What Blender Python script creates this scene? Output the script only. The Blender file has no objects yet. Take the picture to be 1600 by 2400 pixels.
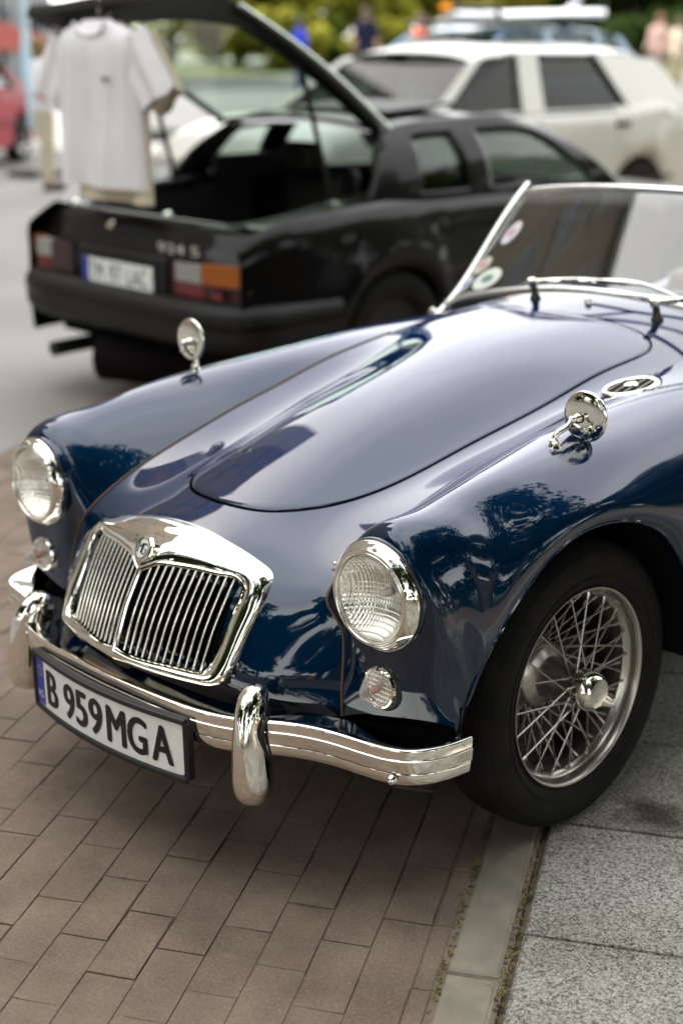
import bpy, bmesh, math, random
import numpy as np
from mathutils import Matrix, Vector
random.seed(7); rng = np.random.default_rng(7)
S = bpy.context.scene; COL = S.collection
D2R = math.radians

# ------------------------------------------------------------------ camera
cam_d = bpy.data.cameras.new('camera'); CAM = bpy.data.objects.new('camera', cam_d); COL.objects.link(CAM)
YAW, PITCH = -0.80309, 0.31829
CP = Vector((2.346, -2.3407, 1.6479))
fwd = Vector((math.sin(YAW)*math.cos(PITCH), math.cos(YAW)*math.cos(PITCH), -math.sin(PITCH)))
rgt = Vector((math.cos(YAW), -math.sin(YAW), 0)); up = rgt.cross(fwd)
CAM.matrix_world = Matrix(((rgt.x, up.x, -fwd.x, CP.x), (rgt.y, up.y, -fwd.y, CP.y), (rgt.z, up.z, -fwd.z, CP.z), (0, 0, 0, 1)))
cam_d.sensor_fit = 'VERTICAL'; cam_d.sensor_height = 36; cam_d.lens = 3414.3*36/2400
cam_d.clip_start = .05; cam_d.clip_end = 900
cam_d.dof.use_dof = True; cam_d.dof.focus_distance = 2.80; cam_d.dof.aperture_fstop = 1.8
S.camera = CAM

# ------------------------------------------------------------------ light
SUN_EL, SUN_AZ = 37, 86          # azimuth measured from +y towards -x
world = bpy.data.worlds.new('World'); S.world = world; world.use_nodes = True
wn, wl = world.node_tree.nodes, world.node_tree.links
bg = wn['Background']
sky = wn.new('ShaderNodeTexSky'); sky.sky_type = 'NISHITA'; sky.sun_disc = False
sky.sun_elevation = D2R(SUN_EL); sky.sun_rotation = D2R(-SUN_AZ); sky.dust_density = 3; sky.air_density = 1.0; sky.ozone_density = 1.5
tc = wn.new('ShaderNodeTexCoord'); nz = wn.new('ShaderNodeTexNoise'); nz.inputs['Scale'].default_value = 1.6
nz.inputs['Detail'].default_value = 5; nz.inputs['Roughness'].default_value = .52
wmap = wn.new('ShaderNodeMapping'); wmap.inputs['Scale'].default_value = (1, 1, 2.2)
wl.new(tc.outputs['Generated'], wmap.inputs['Vector']); wl.new(wmap.outputs[0], nz.inputs['Vector'])
wr = wn.new('ShaderNodeValToRGB'); wr.color_ramp.elements[0].position = .34; wr.color_ramp.elements[1].position = .68
wr.color_ramp.elements[0].color = (.52, .52, .52, 1)
wr.color_ramp.elements[1].color = (.95, .95, .95, 1)
wl.new(nz.outputs['Fac'], wr.inputs['Fac'])
wm = wn.new('ShaderNodeMix'); wm.data_type = 'RGBA'
wm.inputs['B'].default_value = (10.35, 10.25, 9.9, 1)          # sunlit cloud, in the units of the physical sky
wl.new(wr.outputs['Color'], wm.inputs['Factor']); wl.new(sky.outputs[0], wm.inputs['A']); wl.new(wm.outputs['Result'], bg.inputs['Color'])
bg.inputs['Strength'].default_value = .15
sun_d = bpy.data.lights.new('sun', 'SUN'); SUN = bpy.data.objects.new('sun', sun_d); COL.objects.link(SUN)
sun_d.energy = 4.3; sun_d.angle = D2R(.6); sun_d.color = (1, .95, .88)
sd = Vector((-math.sin(D2R(SUN_AZ))*math.cos(D2R(SUN_EL)), math.cos(D2R(SUN_AZ))*math.cos(D2R(SUN_EL)), math.sin(D2R(SUN_EL))))
SUN.rotation_euler = sd.to_track_quat('Z', 'Y').to_euler()
S.view_settings.view_transform = 'Standard'; S.view_settings.look = 'None'; S.view_settings.gamma = 1
S.view_settings.use_curve_mapping = False; S.view_settings.exposure = 1.4
S.cycles.use_denoising = True; S.cycles.max_bounces = 10; S.cycles.transparent_max_bounces = 16
S.cycles.caustics_reflective = False; S.cycles.caustics_refractive = False; S.cycles.sample_clamp_indirect = 6

# ------------------------------------------------------------------ materials
MATS = {}
def mat(name, col=(.5, .5, .5), rough=.5, metal=0, coat=0, coat_rough=.03, coat_ior=1.5, spec=.5, trans=0, ior=1.5, emis=None, alpha=1):
    if name in MATS: return MATS[name]
    m = bpy.data.materials.new(name); m.use_nodes = True; b = m.node_tree.nodes['Principled BSDF']
    I = b.inputs
    I['Base Color'].default_value = (*col, 1); I['Roughness'].default_value = rough; I['Metallic'].default_value = metal
    I['Coat Weight'].default_value = coat; I['Coat Roughness'].default_value = coat_rough; I['Coat IOR'].default_value = coat_ior
    I['Specular IOR Level'].default_value = spec; I['Transmission Weight'].default_value = trans; I['IOR'].default_value = ior; I['Alpha'].default_value = alpha
    MATS[name] = m; return m
def N(m): return m.node_tree.nodes, m.node_tree.links, m.node_tree.nodes['Principled BSDF']
def vary(m, scale=8, amt=.25, detail=6, rough_amt=0, bump=0, bscale=None, rnd=0, coord='Object'):
    """noise on colour / roughness / bump, and a per-object shade"""
    n, l, b = N(m); c = b.inputs['Base Color'].default_value[:]
    t = n.new('ShaderNodeTexCoord'); x = n.new('ShaderNodeTexNoise'); x.inputs['Scale'].default_value = scale; x.inputs['Detail'].default_value = detail
    l.new(t.outputs[coord], x.inputs['Vector'])
    r = n.new('ShaderNodeMapRange'); r.inputs['From Min'].default_value = .3; r.inputs['From Max'].default_value = .7
    r.inputs['To Min'].default_value = 1-amt; r.inputs['To Max'].default_value = 1+amt; l.new(x.outputs['Fac'], r.inputs['Value'])
    val = r.outputs[0]
    if rnd:
        o = n.new('ShaderNodeObjectInfo'); q = n.new('ShaderNodeMapRange'); q.inputs['To Min'].default_value = 1-rnd; q.inputs['To Max'].default_value = 1+rnd
        l.new(o.outputs['Random'], q.inputs['Value']); mu = n.new('ShaderNodeMath'); mu.operation = 'MULTIPLY'
        l.new(val, mu.inputs[0]); l.new(q.outputs[0], mu.inputs[1]); val = mu.outputs[0]
    mx = n.new('ShaderNodeVectorMath'); mx.operation = 'SCALE'; mx.inputs[0].default_value = c[:3]; l.new(val, mx.inputs['Scale']); l.new(mx.outputs[0], b.inputs['Base Color'])
    if bump:
        y = n.new('ShaderNodeTexNoise'); y.inputs['Scale'].default_value = bscale or scale*4; y.inputs['Detail'].default_value = 5; l.new(t.outputs[coord], y.inputs['Vector'])
        bp = n.new('ShaderNodeBump'); bp.inputs['Strength'].default_value = bump; bp.inputs['Distance'].default_value = .004
        l.new(y.outputs['Fac'], bp.inputs['Height']); l.new(bp.outputs[0], b.inputs['Normal'])
    if rough_amt:
        q = n.new('ShaderNodeMapRange'); r0 = b.inputs['Roughness'].default_value
        q.inputs['To Min'].default_value = max(0, r0-rough_amt); q.inputs['To Max'].default_value = r0+rough_amt; l.new(x.outputs['Fac'], q.inputs['Value']); l.new(q.outputs[0], b.inputs['Roughness'])
    return m
PAINT = mat('blue_paint', (.0004, .0138, .040), .42, .65, coat=1, coat_rough=.012, coat_ior=1.6, spec=0)
n_, l_, b_ = N(PAINT); b_.inputs['Specular Tint'].default_value = (.06, .36, .66, 1)
tq = n_.new('ShaderNodeTexCoord'); x1 = n_.new('ShaderNodeTexNoise'); x1.inputs['Scale'].default_value = 5; x1.inputs['Detail'].default_value = 1; l_.new(tq.outputs['Object'], x1.inputs['Vector'])
bq_ = n_.new('ShaderNodeBump'); bq_.inputs['Strength'].default_value = .03; bq_.inputs['Distance'].default_value = .004; l_.new(x1.outputs['Fac'], bq_.inputs['Height']); l_.new(bq_.outputs[0], b_.inputs['Coat Normal'])
x2 = n_.new('ShaderNodeTexNoise'); x2.inputs['Scale'].default_value = 26; x2.inputs['Detail'].default_value = 8; x2.inputs['Roughness'].default_value = .7; l_.new(tq.outputs['Object'], x2.inputs['Vector'])
mr_ = n_.new('ShaderNodeMapRange'); mr_.inputs['From Min'].default_value = .45; mr_.inputs['From Max'].default_value = .8; mr_.inputs['To Min'].default_value = .012; mr_.inputs['To Max'].default_value = .11; l_.new(x2.outputs['Fac'], mr_.inputs['Value']); l_.new(mr_.outputs[0], b_.inputs['Coat Roughness'])
CHROME = mat('chrome', (.86, .835, .765), .045, 1)
vary(CHROME, 22, .05, 4, rough_amt=.03)
RUBBER = vary(mat('tyre_rubber', (.0075, .0065, .006), .8, spec=.25), 14, .6, 6, bump=.3, bscale=90)
BLACK = mat('black_trim', (.006, .006, .006), .55)
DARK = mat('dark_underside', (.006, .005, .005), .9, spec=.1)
SPOKE = mat('silver_wire_paint', (.50, .475, .43), .25, .95)
def glass(name, tint=(.9, .95, .93), refl=1.5, rough=0, milk=0):
    """thin pane: fresnel mirror over a tinted see-through"""
    m = bpy.data.materials.new(name); m.use_nodes = True; n, l = m.node_tree.nodes, m.node_tree.links
    n.remove(n['Principled BSDF']); out = n['Material Output']
    t = n.new('ShaderNodeBsdfTransparent'); t.inputs['Color'].default_value = (*tint, 1)
    g = n.new('ShaderNodeBsdfGlossy'); g.inputs['Roughness'].default_value = rough; g.inputs['Color'].default_value = (1, 1, 1, 1)
    f = n.new('ShaderNodeFresnel'); gm = n.new('ShaderNodeNewGeometry'); e1 = n.new('ShaderNodeMath'); e1.operation = 'MULTIPLY_ADD'; e1.inputs[1].default_value = -2; e1.inputs[2].default_value = 1
    e2 = n.new('ShaderNodeMath'); e2.operation = 'POWER'; e2.inputs[0].default_value = refl; l.new(gm.outputs['Backfacing'], e1.inputs[0]); l.new(e1.outputs[0], e2.inputs[1]); l.new(e2.outputs[0], f.inputs['IOR']); mx = n.new('ShaderNodeMixShader')
    l.new(f.outputs[0], mx.inputs[0]); l.new(t.outputs[0], mx.inputs[1]); l.new(g.outputs[0], mx.inputs[2]); last = mx
    if milk:
        d = n.new('ShaderNodeBsdfDiffuse'); d.inputs['Color'].default_value = (.85, .85, .82, 1); last = n.new('ShaderNodeMixShader'); last.inputs[0].default_value = milk
        l.new(mx.outputs[0], last.inputs[1]); l.new(d.outputs[0], last.inputs[2])
    l.new(last.outputs[0], out.inputs['Surface'])
    MATS[name] = m; return m

# ------------------------------------------------------------------ mesh helpers
def tagit(o, label=None, cat=None, group=None, kind=None):
    for k, v in (('label', label), ('category', cat), ('group', group), ('kind', kind)):
        if v: o[k] = v
    return o
def mk(name, v, f, m=None, parent=None, smooth=False, edges=()):
    me = bpy.data.meshes.new(name)
    me.from_pydata([tuple(map(float, p)) for p in v], list(edges), [tuple(map(int, q)) for q in f]); me.validate()
    for mm in (m if isinstance(m, (list, tuple)) else [m]):
        if mm: me.materials.append(mm)
    if smooth: me.polygons.foreach_set('use_smooth', [True]*len(me.polygons))
    o = bpy.data.objects.new(name, me); COL.objects.link(o)
    if parent: o.parent = parent
    return o
def empty(name, loc=(0, 0, 0), rz=0, parent=None):
    o = bpy.data.objects.new(name, None); o.empty_display_size = .1; o.location = loc; o.rotation_euler = (0, 0, rz); COL.objects.link(o)
    if parent: o.parent = parent
    return o
class MB:
    """collects pieces of one part"""
    def __init__(s): s.v = []; s.f = []
    def add(s, v, f):
        k = len(s.v); s.v += [tuple(map(float, p)) for p in v]; s.f += [tuple(int(i)+k for i in q) for q in f]; return s
    def box(s, c, d, R=None):
        R = np.eye(3) if R is None else np.array(R)
        p = [np.array(c)+R@(np.array(q)*np.array(d)/2) for q in ((-1,-1,-1),(1,-1,-1),(1,1,-1),(-1,1,-1),(-1,-1,1),(1,-1,1),(1,1,1),(-1,1,1))]
        return s.add(p, [(0,3,2,1),(4,5,6,7),(0,1,5,4),(1,2,6,5),(2,3,7,6),(3,0,4,7)])
    def tube(s, path, r, k=10, closed=False, cap=True):
        path = np.array(path, float); n = len(path); r = np.broadcast_to(r, n)
        t = np.gradient(path, axis=0) if not closed else np.roll(path, -1, 0)-np.roll(path, 1, 0)
        t /= np.linalg.norm(t, axis=1)[:, None]+1e-12
        a = np.array([0, 0, 1.]) if abs(t[0][2]) < .9 else np.array([1., 0, 0]); v = []
        for i in range(n):
            a = a-t[i]*(a@t[i]); a /= np.linalg.norm(a); b = np.cross(t[i], a)
            for j in range(k):
                q = 2*math.pi*j/k; v.append(path[i]+r[i]*(math.cos(q)*a+math.sin(q)*b))
        f = [(i*k+j, i*k+(j+1) % k, ((i+1) % n)*k+(j+1) % k, ((i+1) % n)*k+j) for i in range(n if closed else n-1) for j in range(k)]
        if cap and not closed: f += [tuple(range(k-1, -1, -1)), tuple((n-1)*k+j for j in range(k))]
        return s.add(v, f)
    def lathe(s, prof, c=(0, 0, 0), ax=(0, 0, 1), k=48, cap0=False, cap1=False):
        """prof: (radius, height along ax)"""
        ax = np.array(ax, float); ax /= np.linalg.norm(ax); h = np.array([0, 0, 1.]) if abs(ax[2]) < .9 else np.array([1., 0, 0])
        a = np.cross(h, ax); a /= np.linalg.norm(a); b = np.cross(ax, a); c = np.array(c, float); v = []
        for (r, z) in prof:
            for j in range(k):
                q = 2*math.pi*j/k; v.append(c+ax*z+r*(math.cos(q)*a+math.sin(q)*b))
        n = len(prof); f = [(i*k+j, i*k+(j+1) % k, (i+1)*k+(j+1) % k, (i+1)*k+j) for i in range(n-1) for j in range(k)]
        if cap0: f.append(tuple(range(k-1, -1, -1)))
        if cap1: f.append(tuple((n-1)*k+j for j in range(k)))
        return s.add(v, f)
    def grid(s, P, wrap=False):
        P = np.array(P, float); n, m = P.shape[:2]
        return s.add(P.reshape(-1, 3), [(i*m+j, i*m+(j+1) % m, (i+1)*m+(j+1) % m, (i+1)*m+j) for i in range(n-1) for j in range(m if wrap else m-1)])
    def prism(s, poly, y0, y1, ax='y'):
        """poly of (a,b) extruded"""
        n = len(poly); g = {'y': lambda a, b, d: (a, d, b), 'x': lambda a, b, d: (d, a, b), 'z': lambda a, b, d: (a, b, d)}[ax]
        v = [g(a, b, y0) for a, b in poly]+[g(a, b, y1) for a, b in poly]
        return s.add(v, [tuple(range(n)), tuple(range(2*n-1, n-1, -1))]+[(i, i+n, (i+1) % n+n, (i+1) % n) for i in range(n)])
    def out(s, name, m, parent=None, smooth=True, bevel=0, seg=2, angle=35):
        o = mk(name, s.v, s.f, m, parent, smooth)
        bm = bmesh.new(); bm.from_mesh(o.data); bmesh.ops.recalc_face_normals(bm, faces=bm.faces); bm.to_mesh(o.data); bm.free()
        if bevel:
            b = o.modifiers.new('b', 'BEVEL'); b.width = bevel; b.segments = seg; b.limit_method = 'ANGLE'; b.angle_limit = D2R(40)
        if smooth and angle: sharp(o, angle)
        return o
def sharp(o, angle=35):
    bm = bmesh.new(); bm.from_mesh(o.data)
    for e in bm.edges:
        e.smooth = not (len(e.link_faces) == 2 and e.calc_face_angle(0) > D2R(angle))
    bm.to_mesh(o.data); bm.free()
def text_mesh(s, size=1, extrude=.0):
    """flat lettering as verts / faces in the xy plane, left aligned at 0, cap height about .73*size"""
    c = bpy.data.curves.new('t', 'FONT'); c.body = s; c.size = size; c.extrude = extrude; c.resolution_u = 4
    o = bpy.data.objects.new('t', c); COL.objects.link(o); dg = bpy.context.evaluated_depsgraph_get(); dg.update()
    me = bpy.data.meshes.new_from_object(o.evaluated_get(dg)); v = np.array([q.co[:] for q in me.vertices]).reshape(-1, 3); f = [tuple(p.vertices) for p in me.polygons]
    bpy.data.objects.remove(o); bpy.data.curves.remove(c); bpy.data.meshes.remove(me); return v, f
def nspline(knots, s):
    """matrix of natural cubic spline interpolation: data at knots -> samples s"""
    t = np.array(knots, float); n = len(t); h = np.diff(t); A = np.eye(n); B = np.zeros((n, n))
    for i in range(1, n-1):
        A[i, i-1:i+2] = h[i-1]/6, (h[i-1]+h[i])/3, h[i]/6
        B[i, i-1] += 1/h[i-1]; B[i, i] -= 1/h[i-1]+1/h[i]; B[i, i+1] += 1/h[i]
    Mx = np.linalg.solve(A, B); W = np.zeros((len(s), n)); e = np.eye(n)
    for k, x in enumerate(s):
        i = int(np.clip(np.searchsorted(t, x, 'right')-1, 0, n-2)); a = (t[i+1]-x)/h[i]; b = 1-a
        W[k] = a*e[i]+b*e[i+1]+((a**3-a)*Mx[i]+(b**3-b)*Mx[i+1])*h[i]**2/6
    return W
def sp(pts, m, closed=False):
    p = np.array(pts, float)
    if closed: p = np.vstack([p[-4:], p, p[:5]])
    k = np.r_[0, np.cumsum(np.linalg.norm(np.diff(p, axis=0), axis=1))]
    s = np.linspace(k[4], k[-5], m, endpoint=False) if closed else np.linspace(0, k[-1], m)
    return nspline(k, s)@p
# ================================================================== the blue roadster (car frame: x to its left, y rearwards, z up)
A0 = np.array([[.99974, -.0054, -.02214], [.00535, .99998, -.00193], [.02215, .00181, .99975]])
CAR = empty('classic_roadster'); CAR.matrix_world = Matrix(np.vstack([np.c_[A0, [.00016, -.00332, -.01373]], [0, 0, 0, 1]]).tolist())
tagit(CAR, 'glossy dark blue classic open roadster with chrome grille and wire wheels in the foreground', 'car')
# rows: centre z at x=0/.15 | c2 | c3 seam | c4 | c5 crest | c6 | c7 | c8 lip      (x,y,z)
ROWS = [
 [(0,1.25,.955),(.15,1.25,.952),(.30,1.25,.938),(.43,1.25,.908),(.50,1.25,.886),(.585,1.25,.852),(.675,1.25,.795),(.735,1.25,.66),(.735,1.25,.25)],
 [(0,1.0,.974),(.15,1.0,.968),(.31,1.0,.946),(.43,1.0,.908),(.50,1.0,.886),(.585,1.0,.859),(.68,1.0,.80),(.742,1.0,.66),(.738,1.0,.25)],
 [(0,.75,.950),(.15,.75,.945),(.32,.75,.924),(.43,.75,.894),(.50,.75,.883),(.585,.75,.864),(.685,.75,.805),(.747,.75,.66),(.74,.75,.25)],
 [(0,.5,.922),(.15,.5,.912),(.33,.5,.876),(.43,.5,.866),(.50,.5,.872),(.585,.5,.865),(.688,.5,.808),(.752,.5,.66),(.735,.39,.25)],
 [(0,.3,.890),(.15,.3,.874),(.31,.3,.824),(.425,.3,.838),(.495,.3,.860),(.585,.3,.857),(.685,.3,.805),(.751,.3,.69),(.738,.30,.46)],
 [(0,.12,.855),(.15,.12,.837),(.295,.12,.783),(.415,.12,.800),(.49,.12,.842),(.585,.12,.848),(.675,.12,.807),(.737,.125,.735),(.740,.155,.65)],
 [(0,-.05,.815),(.15,-.05,.797),(.28,-.05,.746),(.405,-.05,.765),(.483,-.05,.815),(.583,-.05,.835),(.665,-.05,.802),(.722,-.05,.757),(.735,-.05,.71)],
 [(0,-.2,.769),(.15,-.2,.752),(.265,-.2,.712),(.40,-.2,.725),(.478,-.2,.783),(.58,-.2,.818),(.660,-.2,.785),(.716,-.2,.735),(.733,-.2,.68)],
 [(0,-.33,.726),(.15,-.33,.711),(.262,-.33,.682),(.40,-.33,.684),(.478,-.33,.752),(.577,-.33,.798),(.656,-.325,.762),(.712,-.32,.69),(.730,-.32,.595)],
 [(0,-.43,.691),(.15,-.43,.678),(.275,-.425,.652),(.402,-.43,.641),(.480,-.43,.736),(.573,-.43,.786),(.660,-.425,.757),(.712,-.385,.645),(.725,-.385,.52)],
 [(0,-.54,.653),(.15,-.53,.645),(.285,-.505,.622),(.408,-.495,.598),(.480,-.498,.716),(.57,-.508,.760),(.656,-.498,.722),(.708,-.425,.605),(.72,-.408,.478)],
 [(0,-.60,.608),(.15,-.585,.602),(.30,-.548,.588),(.422,-.503,.573),(.468,-.513,.668),(.57,-.516,.70),(.678,-.503,.682),(.706,-.440,.572),(.716,-.418,.452)],
 [(0,-.642,.55),(.15,-.625,.545),(.312,-.578,.542),(.447,-.500,.543),(.472,-.512,.618),(.57,-.518,.644),(.684,-.503,.63),(.710,-.450,.538),(.712,-.426,.436)],
 [(0,-.67,.48),(.15,-.655,.475),(.322,-.608,.478),(.463,-.507,.492),(.502,-.518,.545),(.572,-.515,.54),(.672,-.505,.552),(.702,-.457,.49),(.710,-.432,.416)],
 [(0,-.675,.41),(.15,-.655,.41),(.326,-.624,.412),(.470,-.520,.430),(.516,-.520,.455),(.574,-.517,.462),(.655,-.505,.475),(.700,-.463,.445),(.708,-.437,.396)],
 [(0,-.63,.338),(.15,-.615,.34),(.312,-.595,.346),(.473,-.524,.366),(.516,-.518,.383),(.57,-.512,.395),(.645,-.498,.407),(.697,-.468,.402),(.706,-.441,.372)],
]
RW = np.array(ROWS, float)                                    # (16, 9, 3)
kv = np.r_[0, np.cumsum(np.linalg.norm(np.diff(RW, axis=0), axis=2).mean(1))]; kv /= kv[-1]
SH = np.concatenate([RW[:, 3:0:-1]*[-1, 1, 1], RW[:, 0:4]], axis=1)      # shroud, full width: 7 columns
ks = np.r_[0, np.cumsum(np.linalg.norm(np.diff(SH, axis=1), axis=2).mean(0))]; ks = ks/ks[-1]*2-1
WG = RW[:, 3:]; kw = np.r_[0, np.cumsum(np.linalg.norm(np.diff(WG, axis=1), axis=2).mean(0))]; kw /= kw[-1]
def shroud(u, v):
    Wu, Wv = nspline(ks, np.ravel(u)), nspline(kv, np.ravel(v)); return np.einsum('ki,kj,ijc->kc', Wv, Wu, SH)
def shroud_n(u, v, e=2e-3):
    du = shroud(u+e, v)-shroud(u-e, v); dv = shroud(u, v+e)-shroud(u, v-e); n = np.cross(du, dv); n /= np.linalg.norm(n, axis=1)[:, None]
    return n*np.sign((n@np.array([0, -.5, 1.]))+1e-9)[:, None]
def solve_uv(x, y):
    """uv of the shroud over given (x,y) points on its top"""
    u = np.array(x)/.43; v = np.interp(y, RW[10::-1, 0, 1], kv[10::-1])
    for _ in range(12):
        p = shroud(u, v); e = 1e-4; a = (shroud(u+e, v)-p)/e; b = (shroud(u, v+e)-p)/e; rx, ry = x-p[:, 0], y-p[:, 1]
        d = a[:, 0]*b[:, 1]-a[:, 1]*b[:, 0]; u = u+(rx*b[:, 1]-ry*b[:, 0])/d; v = v+(a[:, 0]*ry-a[:, 1]*rx)/d
    return u, v
NV = 180
sv = np.linspace(0, 1, NV); su = np.linspace(-1, 1, 121)
G = np.einsum('ki,lj,ijc->klc', nspline(kv, sv), nspline(ks, su), SH)
b = MB().grid(G); cen = lambda q: np.mean([b.v[i] for i in q], axis=0)
def in_grille(p): return p[1] < -.56 and abs(p[0]) < .232 and .435 < p[2] < .60-.10*abs(p[0])
b.f = [q for q in b.f if not in_grille(cen(q))]
o = b.out('bonnet_surround', PAINT, CAR, angle=0)
for s in (1, -1):
    Gw = np.einsum('ki,lj,ijc->klc', nspline(kv, sv), nspline(kw, np.linspace(0, 1, 96)), WG)*[s, 1, 1]
    w = MB().grid(Gw)
    lip = Gw[:, -1]; inn = lip*[1, 1, 1]; inn = inn-np.array([s*.03, 0, 0]); w.grid(np.stack([lip, inn], 1))
    w.f = [f for f in w.f if not (lambda c: c[1] < -.40 and math.hypot(c[0]-s*.569, c[2]-.644) < .105)(np.mean([w.v[i] for i in f], axis=0))]
    w.out('front_wing', PAINT, CAR, angle=60)
    t = MB().tube(lip[40:]-np.array([s*.004, 0, 0]), .0055, 8); t.out('arch_lip', PAINT, CAR)
    # bead between wing and surround
    sm = Gw[60:, 0]; n = MB().tube(sm+np.array([0, -.0005, .001]), .0028, 6); n.out('wing_bead', mat('bead', (.10, .055, .03), .6), CAR)
    # wheel well
    a = np.linspace(-.1, math.pi+.1, 40); P = np.array([[(s*x, -.05-.395*math.cos(q), .33+.385*math.sin(q)) for q in a] for x in (.715, .5, .33)])
    MB().grid(P).add([(s*.33, -.05-.395*math.cos(q), .33+.385*math.sin(q)) for q in a]+[(s*.33, -.05, .2)], [(i, i+1, 40) for i in range(39)]).out('wheel_well', DARK, CAR)
# bonnet lid: its own panel over the surround with a dark shut line round it
half = [(0,-.432),(.115,-.410),(.198,-.338),(.248,-.23),(.275,-.10),(.288,.05),(.302,.20),(.318,.35),(.335,.50),(.352,.60),(.348,.672),(.30,.727),(.20,.752),(.10,.757),(0,.758)]
hf = sp(half, 90); lo = np.vstack([hf, hf[-2:0:-1]*[-1, 1]])
lu, lv = solve_uv(lo[:, 0], lo[:, 1]); cu, cv = 0, solve_uv(np.array([0.]), np.array([.15]))[1][0]
rings = [0, .12, .25, .4, .55, .7, .82, .91, .96, .982, .992, 1.0]; off = [.0035]*9+[.0032, .0022, -.001]
P = []
for q, h in zip(rings, off):
    uu, vv = cu+(lu-cu)*q*.9965, cv+(lv-cv)*q*.9965; P.append(shroud(uu, vv)+shroud_n(uu, vv)*h)
MB().grid(P, wrap=True).out('bonnet', PAINT, CAR, angle=0)
P = []
for q, h in ((.990, .0004), (1.006, .0004)):
    uu, vv = cu+(lu-cu)*q, cv+(lv-cv)*q; P.append(shroud(uu, vv)+shroud_n(uu, vv)*h)
MB().grid(P, wrap=True).out('shut_line', mat('shut_line_black', (.002, .002, .003), .9, spec=0), CAR, angle=0)

# ---- grille
def gout(n=150):
    top = [(0,-.551,.672),(.06,-.548,.669),(.12,-.543,.660),(.191,-.537,.645),(.245,-.535,.630),(.279,-.542,.616),(.293,-.558,.594),(.2925,-.60,.53),(.287,-.645,.46),(.278,-.666,.425),(.262,-.678,.4145),(.235,-.686,.411),(.12,-.710,.409),(0,-.724,.408)]
    h = sp(top, n); return np.vstack([h, h[-2:0:-1]*[-1, 1, 1]])
go = gout()
def gin(n=150):
    # inner opening edge of the chrome surround, right half: from the badge dip down the centre bar
    top = [(0,-.647,.591),(.018,-.641,.599),(.038,-.632,.609),(.08,-.619,.6145),(.143,-.603,.6165),(.20,-.589,.6155),(.238,-.577,.612),(.252,-.577,.602),(.2535,-.592,.57),(.250,-.625,.51),(.245,-.660,.452),(.236,-.675,.435),(.21,-.684,.4305),(.12,-.708,.4305),(.03,-.722,.432),(0,-.722,.436)]
    h = sp(top, n); return np.vstack([h, h[-2:0:-1]*[-1, 1, 1]])
gi = gin(); cm = np.array([0, -.62, .53])
back = go+np.array([0, .05, -.012]); r1 = go+np.array([0, .012, -.001]); 
c1 = go*.90+gi*.10+np.array([0, -.008, .004]); c2 = go*.55+gi*.45+np.array([0, -.010, .005]); c3 = gi*.9+go*.1+np.array([0, -.008, .002]); c4 = gi+np.array([0, .002, -.001]); c5 = gi+np.array([0, .03, -.004])
for c_ in (c1, c2, c3, c4): c_[:, 1] -= (.007*np.exp(-(np.abs(c_[:, 0])/.055)**4)*(c_[:, 2] > .55))
MB().grid([back, r1, go, c1, c2, c3, c4, c5], wrap=True).out('grille_shell', CHROME, CAR, angle=0)
# ridge from badge to the top edge and bright beading round the opening
MB().tube(gi+np.array([0, -.004, 0]), .0042, 8, closed=True).out('grille_rim', CHROME, CAR)
MB().tube([(0, -.644, .60), (0, -.69, .522), (0, -.727, .43)], [.006, .006, .006], 10).out('centre_bar', CHROME, CAR)
h1 = gi[:150]
kx = int(np.argmax(h1[:, 0] > .2385)); zt = lambda x: np.interp(x, h1[:kx, 0], h1[:kx, 2]); ytp = lambda x: np.interp(x, h1[:kx, 0], h1[:kx, 1])
hb = h1[::-1]; zb = lambda x: np.interp(x, hb[:70, 0], hb[:70, 2]); yb = lambda x: np.interp(x, hb[:70, 0], hb[:70, 1])
for s in (1, -1):
    for i in range(12):
        x = .0195+i*.0186
        T, Bm = np.array([s*x, ytp(x)+.006, zt(x)-.001]), np.array([s*x, yb(x)+.006, zb(x)+.002])
        Bm[0] *= .975
        mid = (T+Bm)/2+np.array([0, -.008, 0]); w = sp([T, mid, Bm], 12)
        ax = np.array([s*.10+s*x*.5, -1, .35]); ax /= np.linalg.norm(ax); sx = np.array([1., 0, 0]); sx -= ax*(ax@sx); sx /= np.linalg.norm(sx)
        prof = [(-.0022, -.012), (-.0028, -.002), (-.0017, .0014), (0, .0022), (.0017, .0014), (.0028, -.002), (.0022, -.012)]
        MB().grid([[p+sx*a+ax*bq for a, bq in prof] for p in w]).out('grille_slat', CHROME, CAR, angle=60)
MB().add([(-.25, -.50, .63), (.25, -.50, .63), (.25, -.57, .40), (-.25, -.57, .40)], [(0, 1, 2, 3)]).out('radiator', DARK, CAR)
oc = lambda r, k=8: [(r*math.cos(math.pi*(2*i+1)/k), r*math.sin(math.pi*(2*i+1)/k)) for i in range(k)]
bn = np.array([0, -.86, .51]); bx = np.array([1., 0, 0]); by = np.cross(bn, bx); by = by if by[2] > 0 else -by
BC = np.array([0, -.636, .634])
def badge_pt(a, c, d): return BC+bx*a+by*c*1.12+bn*d
def octo(r0, r1, d0, d1):
    q = MB(); v = []
    for r, d in ((r1, d0-.006), (r1, d0), (r0, d1)): v.append([badge_pt(a, c, d) for a, c in oc(r)])
    q.grid(v, wrap=True).add(v[-1], [tuple(range(8))]); return q
octo(.0235, .0265, .001, .003).out('badge_plinth', CHROME, CAR, angle=20)
EM = mat('enamel_dark', (.015, .016, .018), .25); EMW = mat('enamel_pale', (.74, .74, .70), .3)
octo(.0225, .0225, .0035, .004).out('badge_field', EMW, CAR, angle=20)
fr = MB(); fr.tube([badge_pt(a, c, .0045) for a, c in oc(.0208)], .0011, 6, closed=True)
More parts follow.
